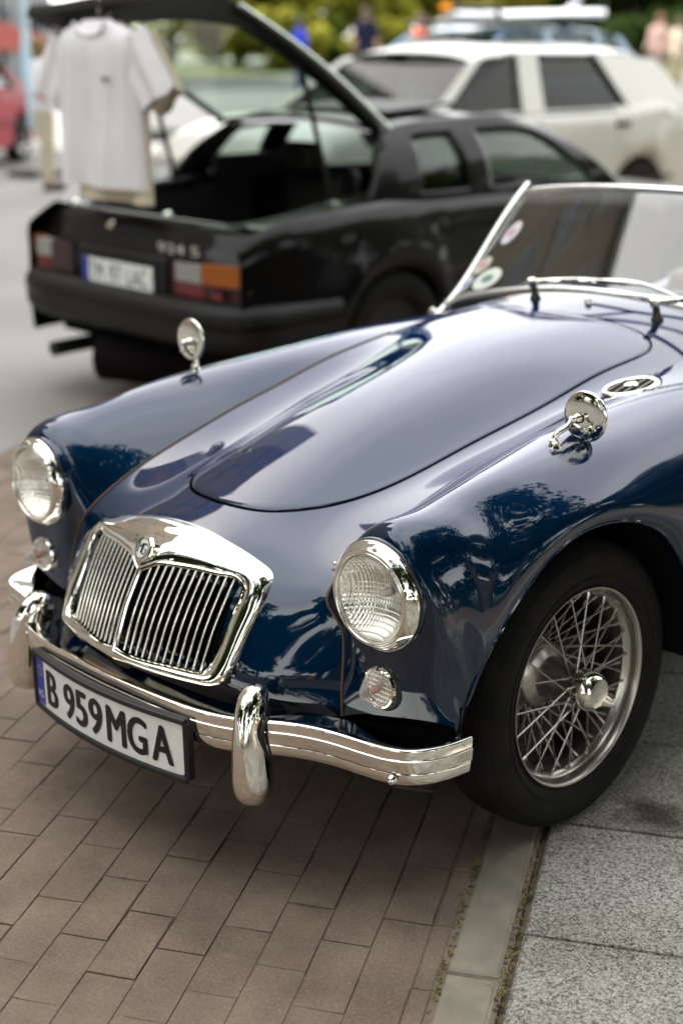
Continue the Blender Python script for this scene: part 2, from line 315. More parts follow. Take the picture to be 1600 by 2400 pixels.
# the two letters inside the octagon, drawn as strokes
def strokes(q, lines, r):
    for L in lines: q.tube([badge_pt(a*.79, c*.79, .0045) for a, c in L], r*.82, 6)
strokes(fr, [[(-.017,-.012),(-.017,.013),(-.0095,.002),(-.002,.013),(-.002,-.012)], [(.0165,.008),(.0125,.0125),(.0055,.0125),(.002,.008),(.002,-.008),(.0055,-.0125),(.0125,-.0125),(.0165,-.008),(.0165,-.001),(.0095,-.001)]], .00185)
fr.out('badge_lettering', EM, CAR)


# ---- bumper
plan = [(0,-.763),(.10,-.760),(.20,-.753),(.30,-.738),(.37,-.712),(.44,-.667),(.53,-.629),(.63,-.611),(.70,-.585),(.738,-.53),(.752,-.455)]
pl = sp(plan, 70); lf = pl[:0:-1].copy(); lf[:, 0] = np.where(lf[:, 0] > .44, .44+(lf[:, 0]-.44)*.80, lf[:, 0]); pl = np.vstack([lf*[-1, 1], pl]); tg = np.gradient(pl, axis=0); tg /= np.linalg.norm(tg, axis=1)[:, None]; nn = np.c_[tg[:, 1], -tg[:, 0]]
bp = [(-.09,.374),(-.03,.386),(-.007,.3915),(-.0025,.3915),(-.0002,.3895),(.0004,.387),(-.0014,.3705),(-.0006,.3690),(.0012,.3680),(.0014,.3665),(-.0008,.3430),(-.0032,.3418),(-.0052,.3402),(-.0040,.3385),(-.0075,.3180),(-.0095,.3150),(-.014,.3142),(-.022,.317)]
tpr = lambda i: min(1, .80+.20*i/10)
MB().grid([[(p[0]+n[0]*d*(tpr(i) if d < -.025 else 1), p[1]+n[1]*d*(tpr(i) if d < -.025 else 1), z) for d, z in bp] for i, (p, n) in enumerate(zip(pl, nn))]).out('bumper', CHROME, CAR, angle=50)
for s in (1, -1):
    MB().lathe([(0, .011), (.005, .010), (.009, .006), (.0105, 0)], (s*.681, -.600, .331), (s*.35, -1, 0), 20).out('bumper_bolt', CHROME, CAR)
    ov = [(.377,-.668,.4500,.003,.004),(.3775,-.668,.4475,.013,.016),(.378,-.669,.4415,.0205,.027),(.379,-.672,.432,.0258,.036),(.381,-.677,.414,.0295,.044),(.384,-.683,.385,.0315,.0485),(.388,-.689,.345,.0335,.051),(.392,-.693,.30,.0358,.052),(.395,-.695,.262,.0370,.051),(.3965,-.695,.24,.0355,.046),(.397,-.693,.225,.030,.037),(.397,-.691,.217,.021,.026),(.397,-.690,.2135,.009,.011),(.397,-.690,.213,.002,.002)]
    ov = sp(ov, 56); an = np.linspace(0, 2*math.pi, 41)[:-1]; nd, td = np.array([.34, -.94]), np.array([.94, .34]); P = []
    for (x, y, z, rx, ry) in ov:
        rx, ry = max(rx, .001), max(ry, .001); P.append([(s*(x+td[0]*rx*math.cos(q)+nd[0]*ry*math.sin(q)), y+td[1]*rx*math.cos(q)+nd[1]*ry*math.sin(q), z) for q in an])
    MB().grid(P, wrap=True).out('overrider', CHROME, CAR, angle=0)
    MB().tube(sp([(s*.418,-.672,.395),(s*.424,-.690,.38),(s*.424,-.688,.345),(s*.420,-.675,.31)], 12), .0045, 8).out('overrider_gasket', BLACK, CAR)
    MB().box((s*.34, -.60, .355), (.05, .22, .03)).out('bumper_bracket', BLACK, CAR, bevel=.004)

# ---- number plate, bowed to the bumper
PY = lambda x: -.786+.42*x*x
def plate_map(a, c, d): x = a+.002; return (x, PY(x)-d-.12*c*0, .302+c-0.0*a)
def bowed(w, h, d0, d1, r, m, name, x0=0, z0=0, k=24):
    xs = np.linspace(-w/2, w/2, k); b = MB()
    def zz(x, s):
        e = w/2-abs(x); return s*(h/2-(r-math.sqrt(max(0, r*r-(r-e)**2)) if e < r else 0))
    xs = np.sort(np.r_[xs, -w/2+r*np.array([.1, .3, .6]), w/2-r*np.array([.1, .3, .6])])
    for d in (d1,): P = [[plate_map(x+x0, zz(x, 1)+z0, d) for x in xs], [plate_map(x+x0, zz(x, -1)+z0, d) for x in xs]]
    Q = [[plate_map(x+x0, zz(x, 1)+z0, d0) for x in xs], [plate_map(x+x0, zz(x, -1)+z0, d0) for x in xs]]
    b.grid([Q[0], P[0], P[1], Q[1]]); n = len(xs)
    b.add([P[0][0], P[1][0], Q[1][0], Q[0][0], P[0][-1], P[1][-1], Q[1][-1], Q[0][-1]], [(0, 1, 2, 3), (4, 5, 6, 7)])
    return b.out(name, m, PLT if name != 'number_plate' else CAR, angle=40)
WH = vary(mat('plate_white', (.78, .79, .76), .35), 30, .06); PLT = None
PLT = bowed(.545, .140, -.012, .0, .014, BLACK, 'number_plate'); PLT['label'] = 'white number plate reading B 959 MGA in a black holder'
rim = [(-.268+0, .066), (.268, .066), (.268, -.066), (-.268, -.066)]
bowed(.52, .112, 0, .0022, .008, WH, 'plate_face'); bowed(.040, .107, .0022, .003, .004, mat('plate_blue', (.01, .035, .30), .35), 'country_band', x0=-.2395)
fm = MB()
for zs in (1, -1): fm.tube([plate_map(x, zs*.0635, .002) for x in np.linspace(-.268, .268, 24)], .0068, 8)
for xs in (1, -1): fm.tube([plate_map(xs*.268, z, .002) for z in np.linspace(-.062, .062, 8)], .0068, 8)
fm.out('plate_holder', BLACK, PLT)
def plate_text(s, x0, x1, zc, hh, mapf, d, m, name, parent, bold=0):
    v, f = text_mesh(s, 1); lo, hi = v.min(0), v.max(0)
    a = x0+(v[:, 0]-lo[0])/(hi[0]-lo[0])*(x1-x0); c = zc-hh/2+(v[:, 1]-lo[1])/(hi[1]-lo[1])*hh
    return MB().add([mapf(p, q, d) for p, q in zip(a, c)], f).out(name, m, parent, smooth=False)
INK = mat('plate_ink', (.006, .006, .007), .4)
for ch, x0, x1 in (('B', -.200, -.154), ('9', -.119, -.079), ('5', -.070, -.030), ('9', -.018, .024), ('M', .044, .100), ('G', .110, .163), ('A', .180, .232)):
    q = plate_text(ch, x0, x1, 0, .080, plate_map, .0032, INK, 'character', PLT)
    # heavier strokes: offset copies a hair in front
    v = np.array([w.co[:] for w in q.data.vertices]); f = [tuple(p.vertices) for p in q.data.polygons]; mb = MB()
    for dx, dz in ((.0024, 0), (-.0024, 0), (0, .0018), (0, -.0018), (.0038, 0), (-.0038, 0)): mb.add(v+np.array([dx, -.0002*(1+abs(dx)*100+dz*100), dz]), f)
    mb.add(v, f); nm = mk('tmp', mb.v, mb.f, INK).data; old = bpy.data.objects['tmp']; q.data = nm; bpy.data.objects.remove(old)
star = MB()
for i in range(12):
    q = 2*math.pi*i/12; star.add([plate_map(-.2395+.011*math.cos(q)+.0018*math.cos(t), .026+.011*math.sin(q)+.0018*math.sin(t), .0034) for t in np.linspace(0, 2*math.pi, 7)[:-1]], [tuple(range(6))])
star.out('star_ring', mat('plate_yellow', (.75, .55, .05), .4), PLT, smooth=False)
plate_text('RO', -.253, -.227, -.030, .017, plate_map, .0034, WH, 'country_code', PLT)

# ---- headlamps, side lamps, mirrors
LENS = glass('lamp_glass', (.95, .95, .92), 1.5, milk=.035); CLEAR = glass('clear_lens', (.93, .90, .87), 1.5, milk=.2)
SILV = mat('reflector_silver', (.93, .92, .88), .16, 1); n_, l_, b_ = N(SILV)
tcn = n_.new('ShaderNodeTexCoord'); sep = n_.new('ShaderNodeSeparateXYZ'); l_.new(tcn.outputs['Object'], sep.inputs[0])
def wv(axis, freq, ph=0):
    a = n_.new('ShaderNodeMath'); a.operation = 'MULTIPLY'; a.inputs[1].default_value = freq; l_.new(sep.outputs[axis], a.inputs[0])
    c = n_.new('ShaderNodeMath'); c.operation = 'SINE'; l_.new(a.outputs[0], c.inputs[0]); return c
w1, w2 = wv('X', 1050), wv('Z', 330); mxn = n_.new('ShaderNodeMath'); mxn.operation = 'MULTIPLY_ADD'; pw = n_.new('ShaderNodeMath'); pw.operation = 'POWER'; pw.inputs[1].default_value = 12
ab = n_.new('ShaderNodeMath'); ab.operation = 'ABSOLUTE'; l_.new(w2.outputs[0], ab.inputs[0]); l_.new(ab.outputs[0], pw.inputs[0])
l_.new(pw.outputs[0], mxn.inputs[0]); mxn.inputs[1].default_value = 1.2; l_.new(w1.outputs[0], mxn.inputs[2])
bpn = n_.new('ShaderNodeBump'); bpn.inputs['Strength'].default_value = .55; bpn.inputs['Distance'].default_value = .0009; l_.new(mxn.outputs[0], bpn.inputs['Height']); l_.new(bpn.outputs[0], b_.inputs['Normal'])
AMBER = mat('amber_bulb', (.42, .12, .03), .3, spec=.6)
for s in (1, -1):
    H = empty('headlamp', parent=CAR); hc = np.array([s*.569, -.522, .644]); ax = np.array([s*.016, -1, .0])
    MB().lathe([(.1086, -.02), (.1089, 0), (.1077, .0045), (.1024, .0115), (.0952, .0205), (.0924, .0225), (.0914, .0215), (.0904, .0235), (.0885, .0245), (.0866, .0235), (.0857, .021), (.0847, .017), (.0842, .008)], hc, ax, 72).out('lamp_rim', CHROME, H, angle=0)
    MB().lathe([(.1102, -.012), (.1102, -.0015), (.1081, .001)], hc, ax, 72).out('lamp_seal', BLACK, H, angle=60)
    MB().lathe([(.1079, -.0045), (.1101, -.0050), (.1112, -.008), (.1122, -.016), (.1124, -.026)], hc, ax, 72).out('lamp_bowl', PAINT, H, angle=0)
    MB().lathe([(.0850, .012), (.0833, .019), (.0746, .0275), (.0593, .0355), (.0402, .0415), (.0191, .0445), (.0002, .0455)], hc, ax, 72).out('lamp_lens', LENS, H, angle=0)
    MB().lathe([(.0842, .014), (.0794, .004), (.0670, -.014), (.0479, -.030), (.0258, -.039), (.0002, -.042)], hc, ax, 56).out('lamp_reflector', SILV, H, angle=0)
    MB().tube([hc+np.array([0, .04, 0]), hc+np.array([0, .018, 0])], [.009, .007], 12).out('lamp_bulb', mat('frosted_bulb', (.7, .7, .66), .4), H)
    q = MB(); q.lathe([(0, .007), (.003, .0065), (.0042, .004), (.0042, 0)], hc+np.array([s*.012, -.0165, .0985]), (0, -.55, .83), 12); q.lathe([(0, .006), (.003, .004), (.004, 0)], hc+np.array([-s*.0865, -.022, .050]), ax, 10); q.out('rim_screw', CHROME, H)
    L = empty('side_lamp', parent=CAR); lc = np.array([s*.575, -.512, .458]); la = np.array([0, -1, .03])
    MB().lathe([(.049, -.012), (.049, 0), (.045, .006), (.037, .008)], lc, la, 40).out('lamp_gasket', BLACK, L, angle=30)
    MB().lathe([(.043, .004), (.043, .010), (.040, .015), (.0365, .016), (.0355, .011)], lc, la, 48).out('lamp_bezel', CHROME, L, angle=30)
    pr = [(.0365, .010)]
    for i in range(6): r = .0355-.0052*i; pr += [(r, .014+.0078*i), (r-.0011, .0198+.0078*i), (r-.0036, .0205+.0078*i)]
    pr += [(.0040, .0605), (.0002, .062)]
    MB().lathe(pr, lc, la, 40).out('lamp_lens', CLEAR, L, angle=25)
    MB().lathe([(.036, .009), (.0002, .008)], lc, la, 32).out('lamp_back', SILV, L); MB().lathe([(.006, .008), (.0085, .018), (.0080, .027), (.004, .033), (.0002, .034)], lc, la, 20).out('lamp_bulb', AMBER, L, angle=0)
    # wing mirror
    Mr = empty('wing_mirror', parent=CAR); mb_ = np.array([s*.586, -.014, .829])
    MB().lathe([(.0175, -.004), (.0175, .003), (.0135, .008), (.0095, .017), (.0085, .024), (.0002, .026)], mb_, (0, -.05, 1), 28).out('mirror_foot', CHROME, Mr, angle=40)
    dc = np.array([s*.604, .062, .889]) if s > 0 else np.array([-.600, -.018, .915])
    st = sp([mb_+np.array([0, 0, .018]), mb_+np.array([s*.0015, .004, .033]), mb_*.5+dc*.5+np.array([-s*.003, -.012, .012]), dc+np.array([-s*.011, -.030, -.003])], 16)
    MB().tube(st, np.linspace(.0062, .0055, 16), 12).out('mirror_stalk', CHROME, Mr)
    dn = np.array([s*.02, -1, .03])
    MB().lathe([(.0002, .0026), (.014, .0024), (.028, .0018), (.042, .0006), (.0505, -.0008), (.0535, -.0020), (.0545, -.0045), (.0535, -.0068), (.051, -.007), (.0002, -.007)], dc, dn, 64).out('mirror_shell', CHROME, Mr, angle=60)
    k = MB(); k.lathe([(.0002, .030), (.006, .028), (.0088, .022), (.0065, .014), (.009, .010), (.0115, .005), (.011, 0)], dc+np.array([-s*.012, -.006, -.004]), dn, 28); k.lathe([(.0002, .012), (.0065, .011), (.0075, .004), (.006, 0)], dc+np.array([s*.012, -.008, -.026]), dn, 16); k.out('mirror_joint', CHROME, Mr, angle=50)

# ---- wire wheels
def wheel_parts(W, s):
    """wheel around its own origin, axle along x, outer face towards s"""
    T = [(.222, .060), (.236, .073), (.262, .0800), (.288, .0775), (.305, .066), (.3155, .052), (.3185, .036), (.319, .02), (.319, -.02), (.3185, -.036), (.3155, -.052), (.305, -.066), (.288, -.0775), (.262, -.08), (.236, -.073), (.222, -.060)]
    MB().lathe(T, (0, 0, 0), (s, 0, 0), 96).out('tyre', RUBBER, W, angle=50)
    for rr_ in (.247, .252, .299, .3035): MB().lathe([(rr_-.0016, -.0005), (rr_, .0016), (rr_+.0016, -.0005)], (s*float(np.interp(rr_, [q[0] for q in T[:7]], [q[1] for q in T[:7]])), 0, 0), (s, 0, 0), 96).out('sidewall_rib', RUBBER, W)
    R = [(.2215, .058), (.2228, .065), (.2212, .0692), (.2180, .0690), (.2155, .066), (.2130, .060), (.2118, .052), (.2112, .044), (.2075, .041), (.2035, .038), (.2000, .033)]
    MB().lathe(R, (0, 0, 0), (s, 0, 0), 96).out('rim', SPOKE, W, angle=50)
    MB().lathe([(.2000, .033), (.193, .027), (.188, .02), (.186, 0), (.188, -.05), (.205, -.068)], (0, 0, 0), (s, 0, 0), 96).out('rim_well', mat('shaded_rim', (.035, .03, .025), .6, .4), W, angle=50)  # well is silver like the rim; its shade is put into the dark colour
    H = [(.0002, .086), (.031, .086), (.0355, .082), (.037, .06), (.038, .02), (.0405, -.005), (.047, -.018), (.066, -.026), (.074, -.032), (.078, -.044), (.078, -.075), (.0002, -.078)]
    MB().lathe(H, (0, 0, 0), (s, 0, 0), 48).out('hub', SPOKE, W, angle=40)
    q = MB().lathe([(.0445, .070), (.0455, .078), (.0445, .092), (.040, .104), (.0345, .112), (.0315, .1145), (.030, .1135), (.0002, .1145)], (0, 0, 0), (s, 0, 0), 48)
    for a in (-1.0, math.pi-1.0):
        c, d = math.cos(a), math.sin(a); st = [(s*.088, .030*c, .030*d), (s*.094, .048*c, .048*d), (s*.102, .062*c, .062*d), (s*.107, .072*c, .072*d)]
        P = []
        for p, (w, t) in zip(sp(st, 8), sp([(.022, .014), (.021, .011), (.018, .009), (.010, .005)], 8)):
            P.append([(p[0]+s*t*math.sin(g), p[1]-d*w*math.cos(g), p[2]+c*w*math.cos(g)) for g in np.linspace(0, 2*math.pi, 13)[:-1]])
        q.grid(P, wrap=True); q.add(P[-1], [tuple(range(12))])
    q.out('knock_off_spinner', CHROME, W, angle=40)
    MB().lathe([(.0002, -.10), (.115, -.10), (.115, -.13), (.0002, -.13)], (0, 0, 0), (s, 0, 0), 40).out('brake_drum', mat('rusty_drum', (.022, .016, .013), .8), W, angle=40)
    # 60 spokes: 20 outer from the nose of the hub to the front of the rim, 40 inner from the flange
    for i in range(60):
        a = 2*math.pi*i/60; k = i % 3
        if k == 0: hr, hx, rr, rx, dl = .0375, .064, .203, .038, (1 if (i//3) % 2 else -1)*.62
        else: hr, hx, rr, rx, dl = .078, -.036, .199, (.033 if k == 1 else .028), (1 if k == 1 else -1)*.50
        a0 = a+dl
        A_ = np.array([s*hx, hr*math.cos(a0), hr*math.sin(a0)]); B_ = np.array([s*rx, rr*math.cos(a), rr*math.sin(a)]); u_ = (B_-A_)/np.linalg.norm(B_-A_)
        MB().tube([A_, B_-u_*.016, B_-u_*.0145, B_-u_*.004, B_], [.0019, .0019, .0032, .0034, .0040], 6).out('spoke', SPOKE, W)
def copy_part(o, parent):
    c = o.copy(); COL.objects.link(c); c.parent = parent
    for ch in list(o.children): copy_part(ch, c)
    return c
WL = {}
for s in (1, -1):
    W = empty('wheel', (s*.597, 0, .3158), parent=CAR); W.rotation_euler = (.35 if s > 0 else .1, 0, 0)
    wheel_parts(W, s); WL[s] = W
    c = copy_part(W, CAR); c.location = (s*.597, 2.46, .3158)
# ---- scuttle fittings, windscreen, cockpit, rear body
SCR = glass('screen_glass', (.82, .84, .82), 2.0); ALU = vary(mat('polished_alloy', (.80, .80, .79), .16, 1), 30, .06, rough_amt=.05)
base = sp([(-.607,.985,.868),(-.56,.975,.893),(-.45,.972,.922),(-.30,.975,.948),(-.15,.980,.964),(0,.982,.969),(.15,.980,.964),(.30,.975,.948),(.45,.972,.922),(.56,.975,.893),(.607,.985,.868)], 41)
topr = sp([(-.535,1.262,1.200),(-.45,1.250,1.213),(-.3,1.240,1.227),(-.15,1.235,1.234),(0,1.234,1.236),(.15,1.235,1.234),(.3,1.240,1.227),(.45,1.250,1.213),(.535,1.262,1.200)], 41)
MB().grid([base*(1-q)+topr*q for q in np.linspace(0, 1, 6)]).out('windscreen_glass', SCR, CAR)
MB().tube(topr, .0105, 10).out('screen_top_rail', ALU, CAR); MB().tube(base+np.array([0, .002, .004]), .012, 10).out('screen_base_rail', ALU, CAR)
for s in (1, -1):
    MB().tube(sp([(s*.617,.952,.842),(s*.607,.985,.870),(s*.570,1.128,1.036),(s*.537,1.262,1.202),(s*.531,1.285,1.226)], 16), [.015]*12+[.0145, .0135, .012, .010], 12).out('screen_pillar', ALU, CAR)
    MB().lathe([(.013, -.01), (.013, .01), (.009, .014), (.0002, .015)], (s*.637, .962, .853), (s*.6, -.3, .7), 14).out('pillar_bolt', CHROME, CAR)
# stickers in the lower corner of the glass
def on_screen(x, q, d=.003): i = np.interp(x, base[:, 0], np.arange(41)); k = lambda A: np.array([np.interp(i, np.arange(41), A[:, c]) for c in range(3)]); p = k(base)*(1-q)+k(topr)*q; return p+np.array([0, -.8*d, .6*d])
for nm, x, q, r1, r2, c, cc in (('oval_sticker', -.515, .60, .030, .045, (.56, .53, .58), (.45, .22, .28)), ('round_sticker', -.545, .315, .032, .032, (.52, .46, .41), (.45, .2, .18)), ('round_sticker', -.572, .165, .029, .029, (.55, .55, .62), (.06, .08, .45)), ('crest_sticker', -.478, .165, .050, .042, (.62, .66, .60), (.12, .22, .2))):
    tt = np.linspace(0, 2*math.pi, 29)[:-1]; f = lambda R1, R2, d: [on_screen(x+R1*math.cos(t), q+R2*math.sin(t)/.42, d) for t in tt]
    k_ = MB().add(f(r1, r2, .003), [tuple(range(28))]).out(nm, mat('sticker_%s' % (c,), c, .4), CAR, smooth=False)
    MB().add(f(r1*.45, r2*.35, .0038), [tuple(range(28))]).out('sticker_print', mat('print_%s' % (cc,), cc, .4), k_, smooth=False)
# wipers
for x, y in ((-.165, .865), (.250, .845)):
    u_, v_ = solve_uv(np.array([x]), np.array([y])); p = shroud(u_, v_)[0]
    Wp = empty('windscreen_wiper', parent=CAR)
    MB().lathe([(.017, -.002), (.016, .006), (.011, .012), (.0095, .038), (.0002, .040)], p, (0, -.25, 1), 18).out('wiper_spindle', mat('wiper_black', (.02, .02, .02), .3), Wp, angle=40)
    h = p+np.array([-.004, -.012, .046]); MB().lathe([(.0002, -.012), (.010, -.011), (.0125, 0), (.010, .011), (.0002, .012)], h, (0, -.25, 1), 18).out('wiper_hub', CHROME, Wp)
    e = np.array([x+.27, .955, 1.012]); m_ = h*.45+e*.55+np.array([0, -.025, .012])
    MB().tube(sp([h, m_, e], 10), np.linspace(.008, .005, 10), 8).out('wiper_arm', CHROME, Wp)
    a = e+np.array([-.15, -.004, -.005]); c = e+np.array([.17, .002, -.038]); bl = MB().tube(sp([a, e+np.array([0, .008, .002]), c], 12), .006, 6); bl.out('wiper_blade', mat('blade_steel', (.6, .6, .6), .25, 1), Wp)
u_, v_ = solve_uv(np.array([.02]), np.array([.86])); p = shroud(u_, v_)[0]
MB().lathe([(.011, -.002), (.010, .008), (.006, .016), (.0002, .018)], p, (0, -.2, 1), 14).out('washer_jet', CHROME, CAR)
# bonnet-side air vents (oval)
for s in (1,):
    vx, vy = s*.445, .455; u_, v_ = solve_uv(np.array([.43*s*.98]), np.array([vy]))
    c = shroud(u_, v_)[0]; n = shroud_n(u_, v_)[0]; near_ = np.vstack([G.reshape(-1, 3), np.einsum('ki,lj,ijc->klc', nspline(kv, sv), nspline(kw, np.linspace(0, 1, 96)), WG).reshape(-1, 3)]); near_ = near_[(np.hypot((near_[:, 0]-abs(vx))/.055, (near_[:, 1]-vy)/.10) < 1) & (near_[:, 2] > .8)]
    pa, pb, pc = np.linalg.lstsq(np.c_[near_[:, 0]-abs(vx), near_[:, 1]-vy, np.ones(len(near_))], near_[:, 2], rcond=None)[0]
    c = np.array([vx, vy, pc+.0015]); n = np.array([-s*pa, -pb, 1]); n /= np.linalg.norm(n)
    ty = np.array([s*-.18, 1, .14]); ty -= n*(ty@n); ty /= np.linalg.norm(ty); tx = np.cross(ty, n); F = lambda a, q, d: c+tx*a+ty*q+n*d
    V = empty('air_vent', parent=CAR); tt = np.linspace(0, 2*math.pi, 49)[:-1]; el = lambda k, d: [F(.063*k*math.cos(t), .080*k*math.sin(t), d) for t in tt]
    MB().grid([el(1.02, -.012), el(1.02, .001), el(.97, .0045), el(.90, .005), el(.83, .003), el(.81, -.005)], wrap=True).out('vent_frame', CHROME, V, angle=40)
    MB().add(el(.84, .0015), [tuple(range(48))]).out('vent_mesh', DARK, V)
    for i in range(4):
        a = -.036+i*.024; L = .064*math.sqrt(max(.05, 1-(a/.052)**2)); MB().tube([F(a, -L, .003), F(a, L, .003)], .0022, 8).out('vent_bar', mat('dull_chrome', (.20, .19, .16), .35, .9), V)
    k = oc(.021); MB().add([F(a*.8, q*1.0, .003) for a, q in k]+[F(a*.72, q*.9, .007) for a, q in k], [(i, (i+1) % 8, 8+(i+1) % 8, 8+i) for i in range(8)]+[tuple(range(8, 16))]).out('vent_badge', CHROME, V, angle=20)
# cockpit and rear of the body (side and tail)
tail = [(1.25,.855,.735,.25),(1.45,.822,.738,.24),(1.75,.795,.738,.24),(1.98,.806,.738,.25),(2.2,.832,.74,.40),(2.46,.836,.742,.66),(2.72,.80,.738,.42),(2.95,.735,.72,.34),(3.15,.64,.68,.36),(3.28,.52,.60,.40)]
for s in (1, -1):
    P = []
    for i, (y, zc, xs, zl) in enumerate(tail):
        P.append([(s*q[0], y, q[1]) for q in sp([(.50*xs/.74, zc+(.028 if i < 1 else -.03)), (.535*xs/.74, zc+.004), (.60*xs/.74, zc-.004), (.685*xs/.74, zc-.062), (xs, (zc+zl)/2+.06), (xs*.995, zl)], 26)])
    P = np.array(P); K = np.linspace(0, 1, len(tail)); W_ = nspline(K, np.linspace(0, 1, 70)); Q = np.einsum('ki,ijc->kjc', W_, P)
    MB().grid(Q).out('rear_wing', PAINT, CAR, angle=0)
    MB().tube([(s*.7395, 1.262, .26), (s*.745, 1.262, .5), (s*.742, 1.262, .68), (s*.695, 1.262, .775)], .0025, 6).out('door_shut_line', mat('shut_line_black', (0, 0, 0)), CAR)
    St = empty('bucket_seat', parent=CAR); LE = vary(mat('tan_leather', (.10, .045, .022), .45), 20, .2)
    MB().box((s*.29, 1.78, .40), (.42, .46, .16)).out('seat_cushion', LE, St, bevel=.05, seg=4)
    MB().box((s*.29, 2.02, .66), (.42, .14, .46), [[1, 0, 0], [0, .97, .24], [0, -.24, .97]]).out('seat_back', LE, St, bevel=.05, seg=4)
dk = [(2.08, .80), (2.3, .845), (2.6, .82), (2.9, .74), (3.12, .64), (3.27, .5), (3.28, .38)]
P = np.array([[(x*(1-.10*max(0, y-2.6)), y, z+.03*(1-(x/.5)**2)) for x in np.linspace(-.50, .50, 13)] for y, z in sp(dk, 30)])
MB().grid(P).out('rear_deck', PAINT, CAR, angle=0)
MB().box((0, 1.7, .22), (1.02, 1.0, .03)).out('cockpit_floor', DARK, CAR)
MB().add([(-.53, 2.08, .82), (.53, 2.08, .82), (.53, 2.10, .22), (-.53, 2.10, .22)], [(0, 1, 2, 3)]).out('rear_bulkhead', DARK, CAR)
MB().prism([(1.2, .93), (1.28, .93), (1.30, .84), (1.26, .72), (1.2, .70)], -.50, .50, 'x').out('dashboard', vary(mat('dash_leather', (.045, .022, .012), .5), 20, .2), CAR, bevel=.01)
a = np.linspace(0, 2*math.pi, 33)[:-1]; sc = np.array([.30, 1.46, .86])
MB().tube([sc+.2*np.array([math.cos(q), -.35*math.sin(q)*-1, .94*math.sin(q)]) for q in a], .011, 10, closed=True).out('steering_wheel', BLACK, CAR)
for s in (1, -1): MB().add([(s*.53, 1.2, .84), (s*.53, 2.1, .80), (s*.53, 2.1, .22), (s*.53, 1.2, .22)], [(0, 1, 2, 3)]).out('door_lining', LE, CAR)
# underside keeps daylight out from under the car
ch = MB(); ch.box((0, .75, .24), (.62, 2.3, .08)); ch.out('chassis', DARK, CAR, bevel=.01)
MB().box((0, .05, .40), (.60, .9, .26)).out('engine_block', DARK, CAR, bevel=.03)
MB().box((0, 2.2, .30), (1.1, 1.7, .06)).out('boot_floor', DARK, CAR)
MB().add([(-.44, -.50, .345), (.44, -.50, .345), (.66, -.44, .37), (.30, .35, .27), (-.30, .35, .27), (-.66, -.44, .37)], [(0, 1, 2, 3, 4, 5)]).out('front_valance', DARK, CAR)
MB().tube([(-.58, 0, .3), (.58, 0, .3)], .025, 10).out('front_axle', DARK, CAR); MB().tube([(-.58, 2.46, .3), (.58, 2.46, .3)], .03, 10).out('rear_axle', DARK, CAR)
# ================================================================== ground
TT = np.array([-.522, .853]); NN = np.array([.853, .522]); GA = math.atan2(TT[1], TT[0])-math.pi/2
def gp(n, t, z=0): q = NN*n+TT*t; return (q[0], q[1], z)
def sheet(name, n0, n1, t0, t1, z, m): return tagit(mk(name, [gp(n0, t0, z), gp(n1, t0, z), gp(n1, t1, z), gp(n0, t1, z)], [(0, 1, 2, 3)], m), kind='structure')
EARTH = vary(mat('joint_sand', (.19, .148, .112), .95), 9, .5, bump=.6, bscale=160)
ASPH = vary(mat('road_asphalt', (.225, .218, .20), .8), .7, .18, 8, bump=.35, bscale=120)
sheet('ground', -400, 400, -400, 400, -.06, vary(mat('earth', (.09, .085, .05), .95), .4, .3))
sheet('road', -40, -1.98, -60, 90, -.006, ASPH)
PAVE = sheet('pavement', -1.98, .5, -14, 14, -.0032, EARTH); WALK = sheet('footway', .5, 8, -14, 14, -.017, EARTH)
sheet('verge', 8, 60, -60, 90, -.03, vary(mat('verge_turf', (.05, .085, .02), .9), .8, .4))
PV = mat('brown_paver', (.2, .165, .135), .82, spec=.3)
n, l, b = N(PV); t = n.new('ShaderNodeTexCoord')
def nz_(scale, det=6, rough=.6, src='Object'):
    x = n.new('ShaderNodeTexNoise'); x.inputs['Scale'].default_value = scale; x.inputs['Detail'].default_value = det; x.inputs['Roughness'].default_value = rough; l.new(geo.outputs['Position'], x.inputs['Vector']); return x
def ramp(src, stops):
    r = n.new('ShaderNodeValToRGB'); l.new(src, r.inputs['Fac']); e = r.color_ramp.elements
    for i, (p, c) in enumerate(stops):
        q = e[i] if i < 2 else e.new(p); q.position = p; q.color = (*c, 1) if len(c) == 3 else c
    return r
def mul(a, c, f=1, mode='MULTIPLY'):
    m = n.new('ShaderNodeMix'); m.data_type = 'RGBA'; m.blend_type = mode; m.inputs['Factor'].default_value = f; l.new(a, m.inputs['A']); l.new(c, m.inputs['B']); return m.outputs['Result']
geo = n.new('ShaderNodeNewGeometry'); oi = n.new('ShaderNodeObjectInfo')
base_r = ramp(oi.outputs['Random'], [(0, (.168, .127, .099)), (.5, (.190, .147, .116)), (1, (.180, .135, .106))])
blot = ramp(nz_(5.5, 4).outputs['Fac'], [(.3, (.74, .72, .70)), (.7, (1.2, 1.2, 1.18))])
fine = ramp(nz_(150, 3, .7).outputs['Fac'], [(.25, (.72, .72, .72)), (.75, (1.28, 1.27, 1.25))])
chip = ramp(nz_(240, 1, .4).outputs['Fac'], [(.70, (0, 0, 0)), (.76, (.16, .155, .14))])
c = mul(mul(base_r.outputs[0], blot.outputs[0]), fine.outputs[0]); c = mul(c, chip.outputs[0], 1, 'ADD'); l.new(c, b.inputs['Base Color'])
bp_ = n.new('ShaderNodeBump'); bp_.inputs['Strength'].default_value = .35; bp_.inputs['Distance'].default_value = .002; l.new(nz_(170, 6, .7).outputs['Fac'], bp_.inputs['Height']); l.new(bp_.outputs[0], b.inputs['Normal'])
KB = mat('kerb_concrete', (.235, .212, .168), .85, spec=.3); vary(KB, 14, .18, 8, bump=.4, bscale=140)
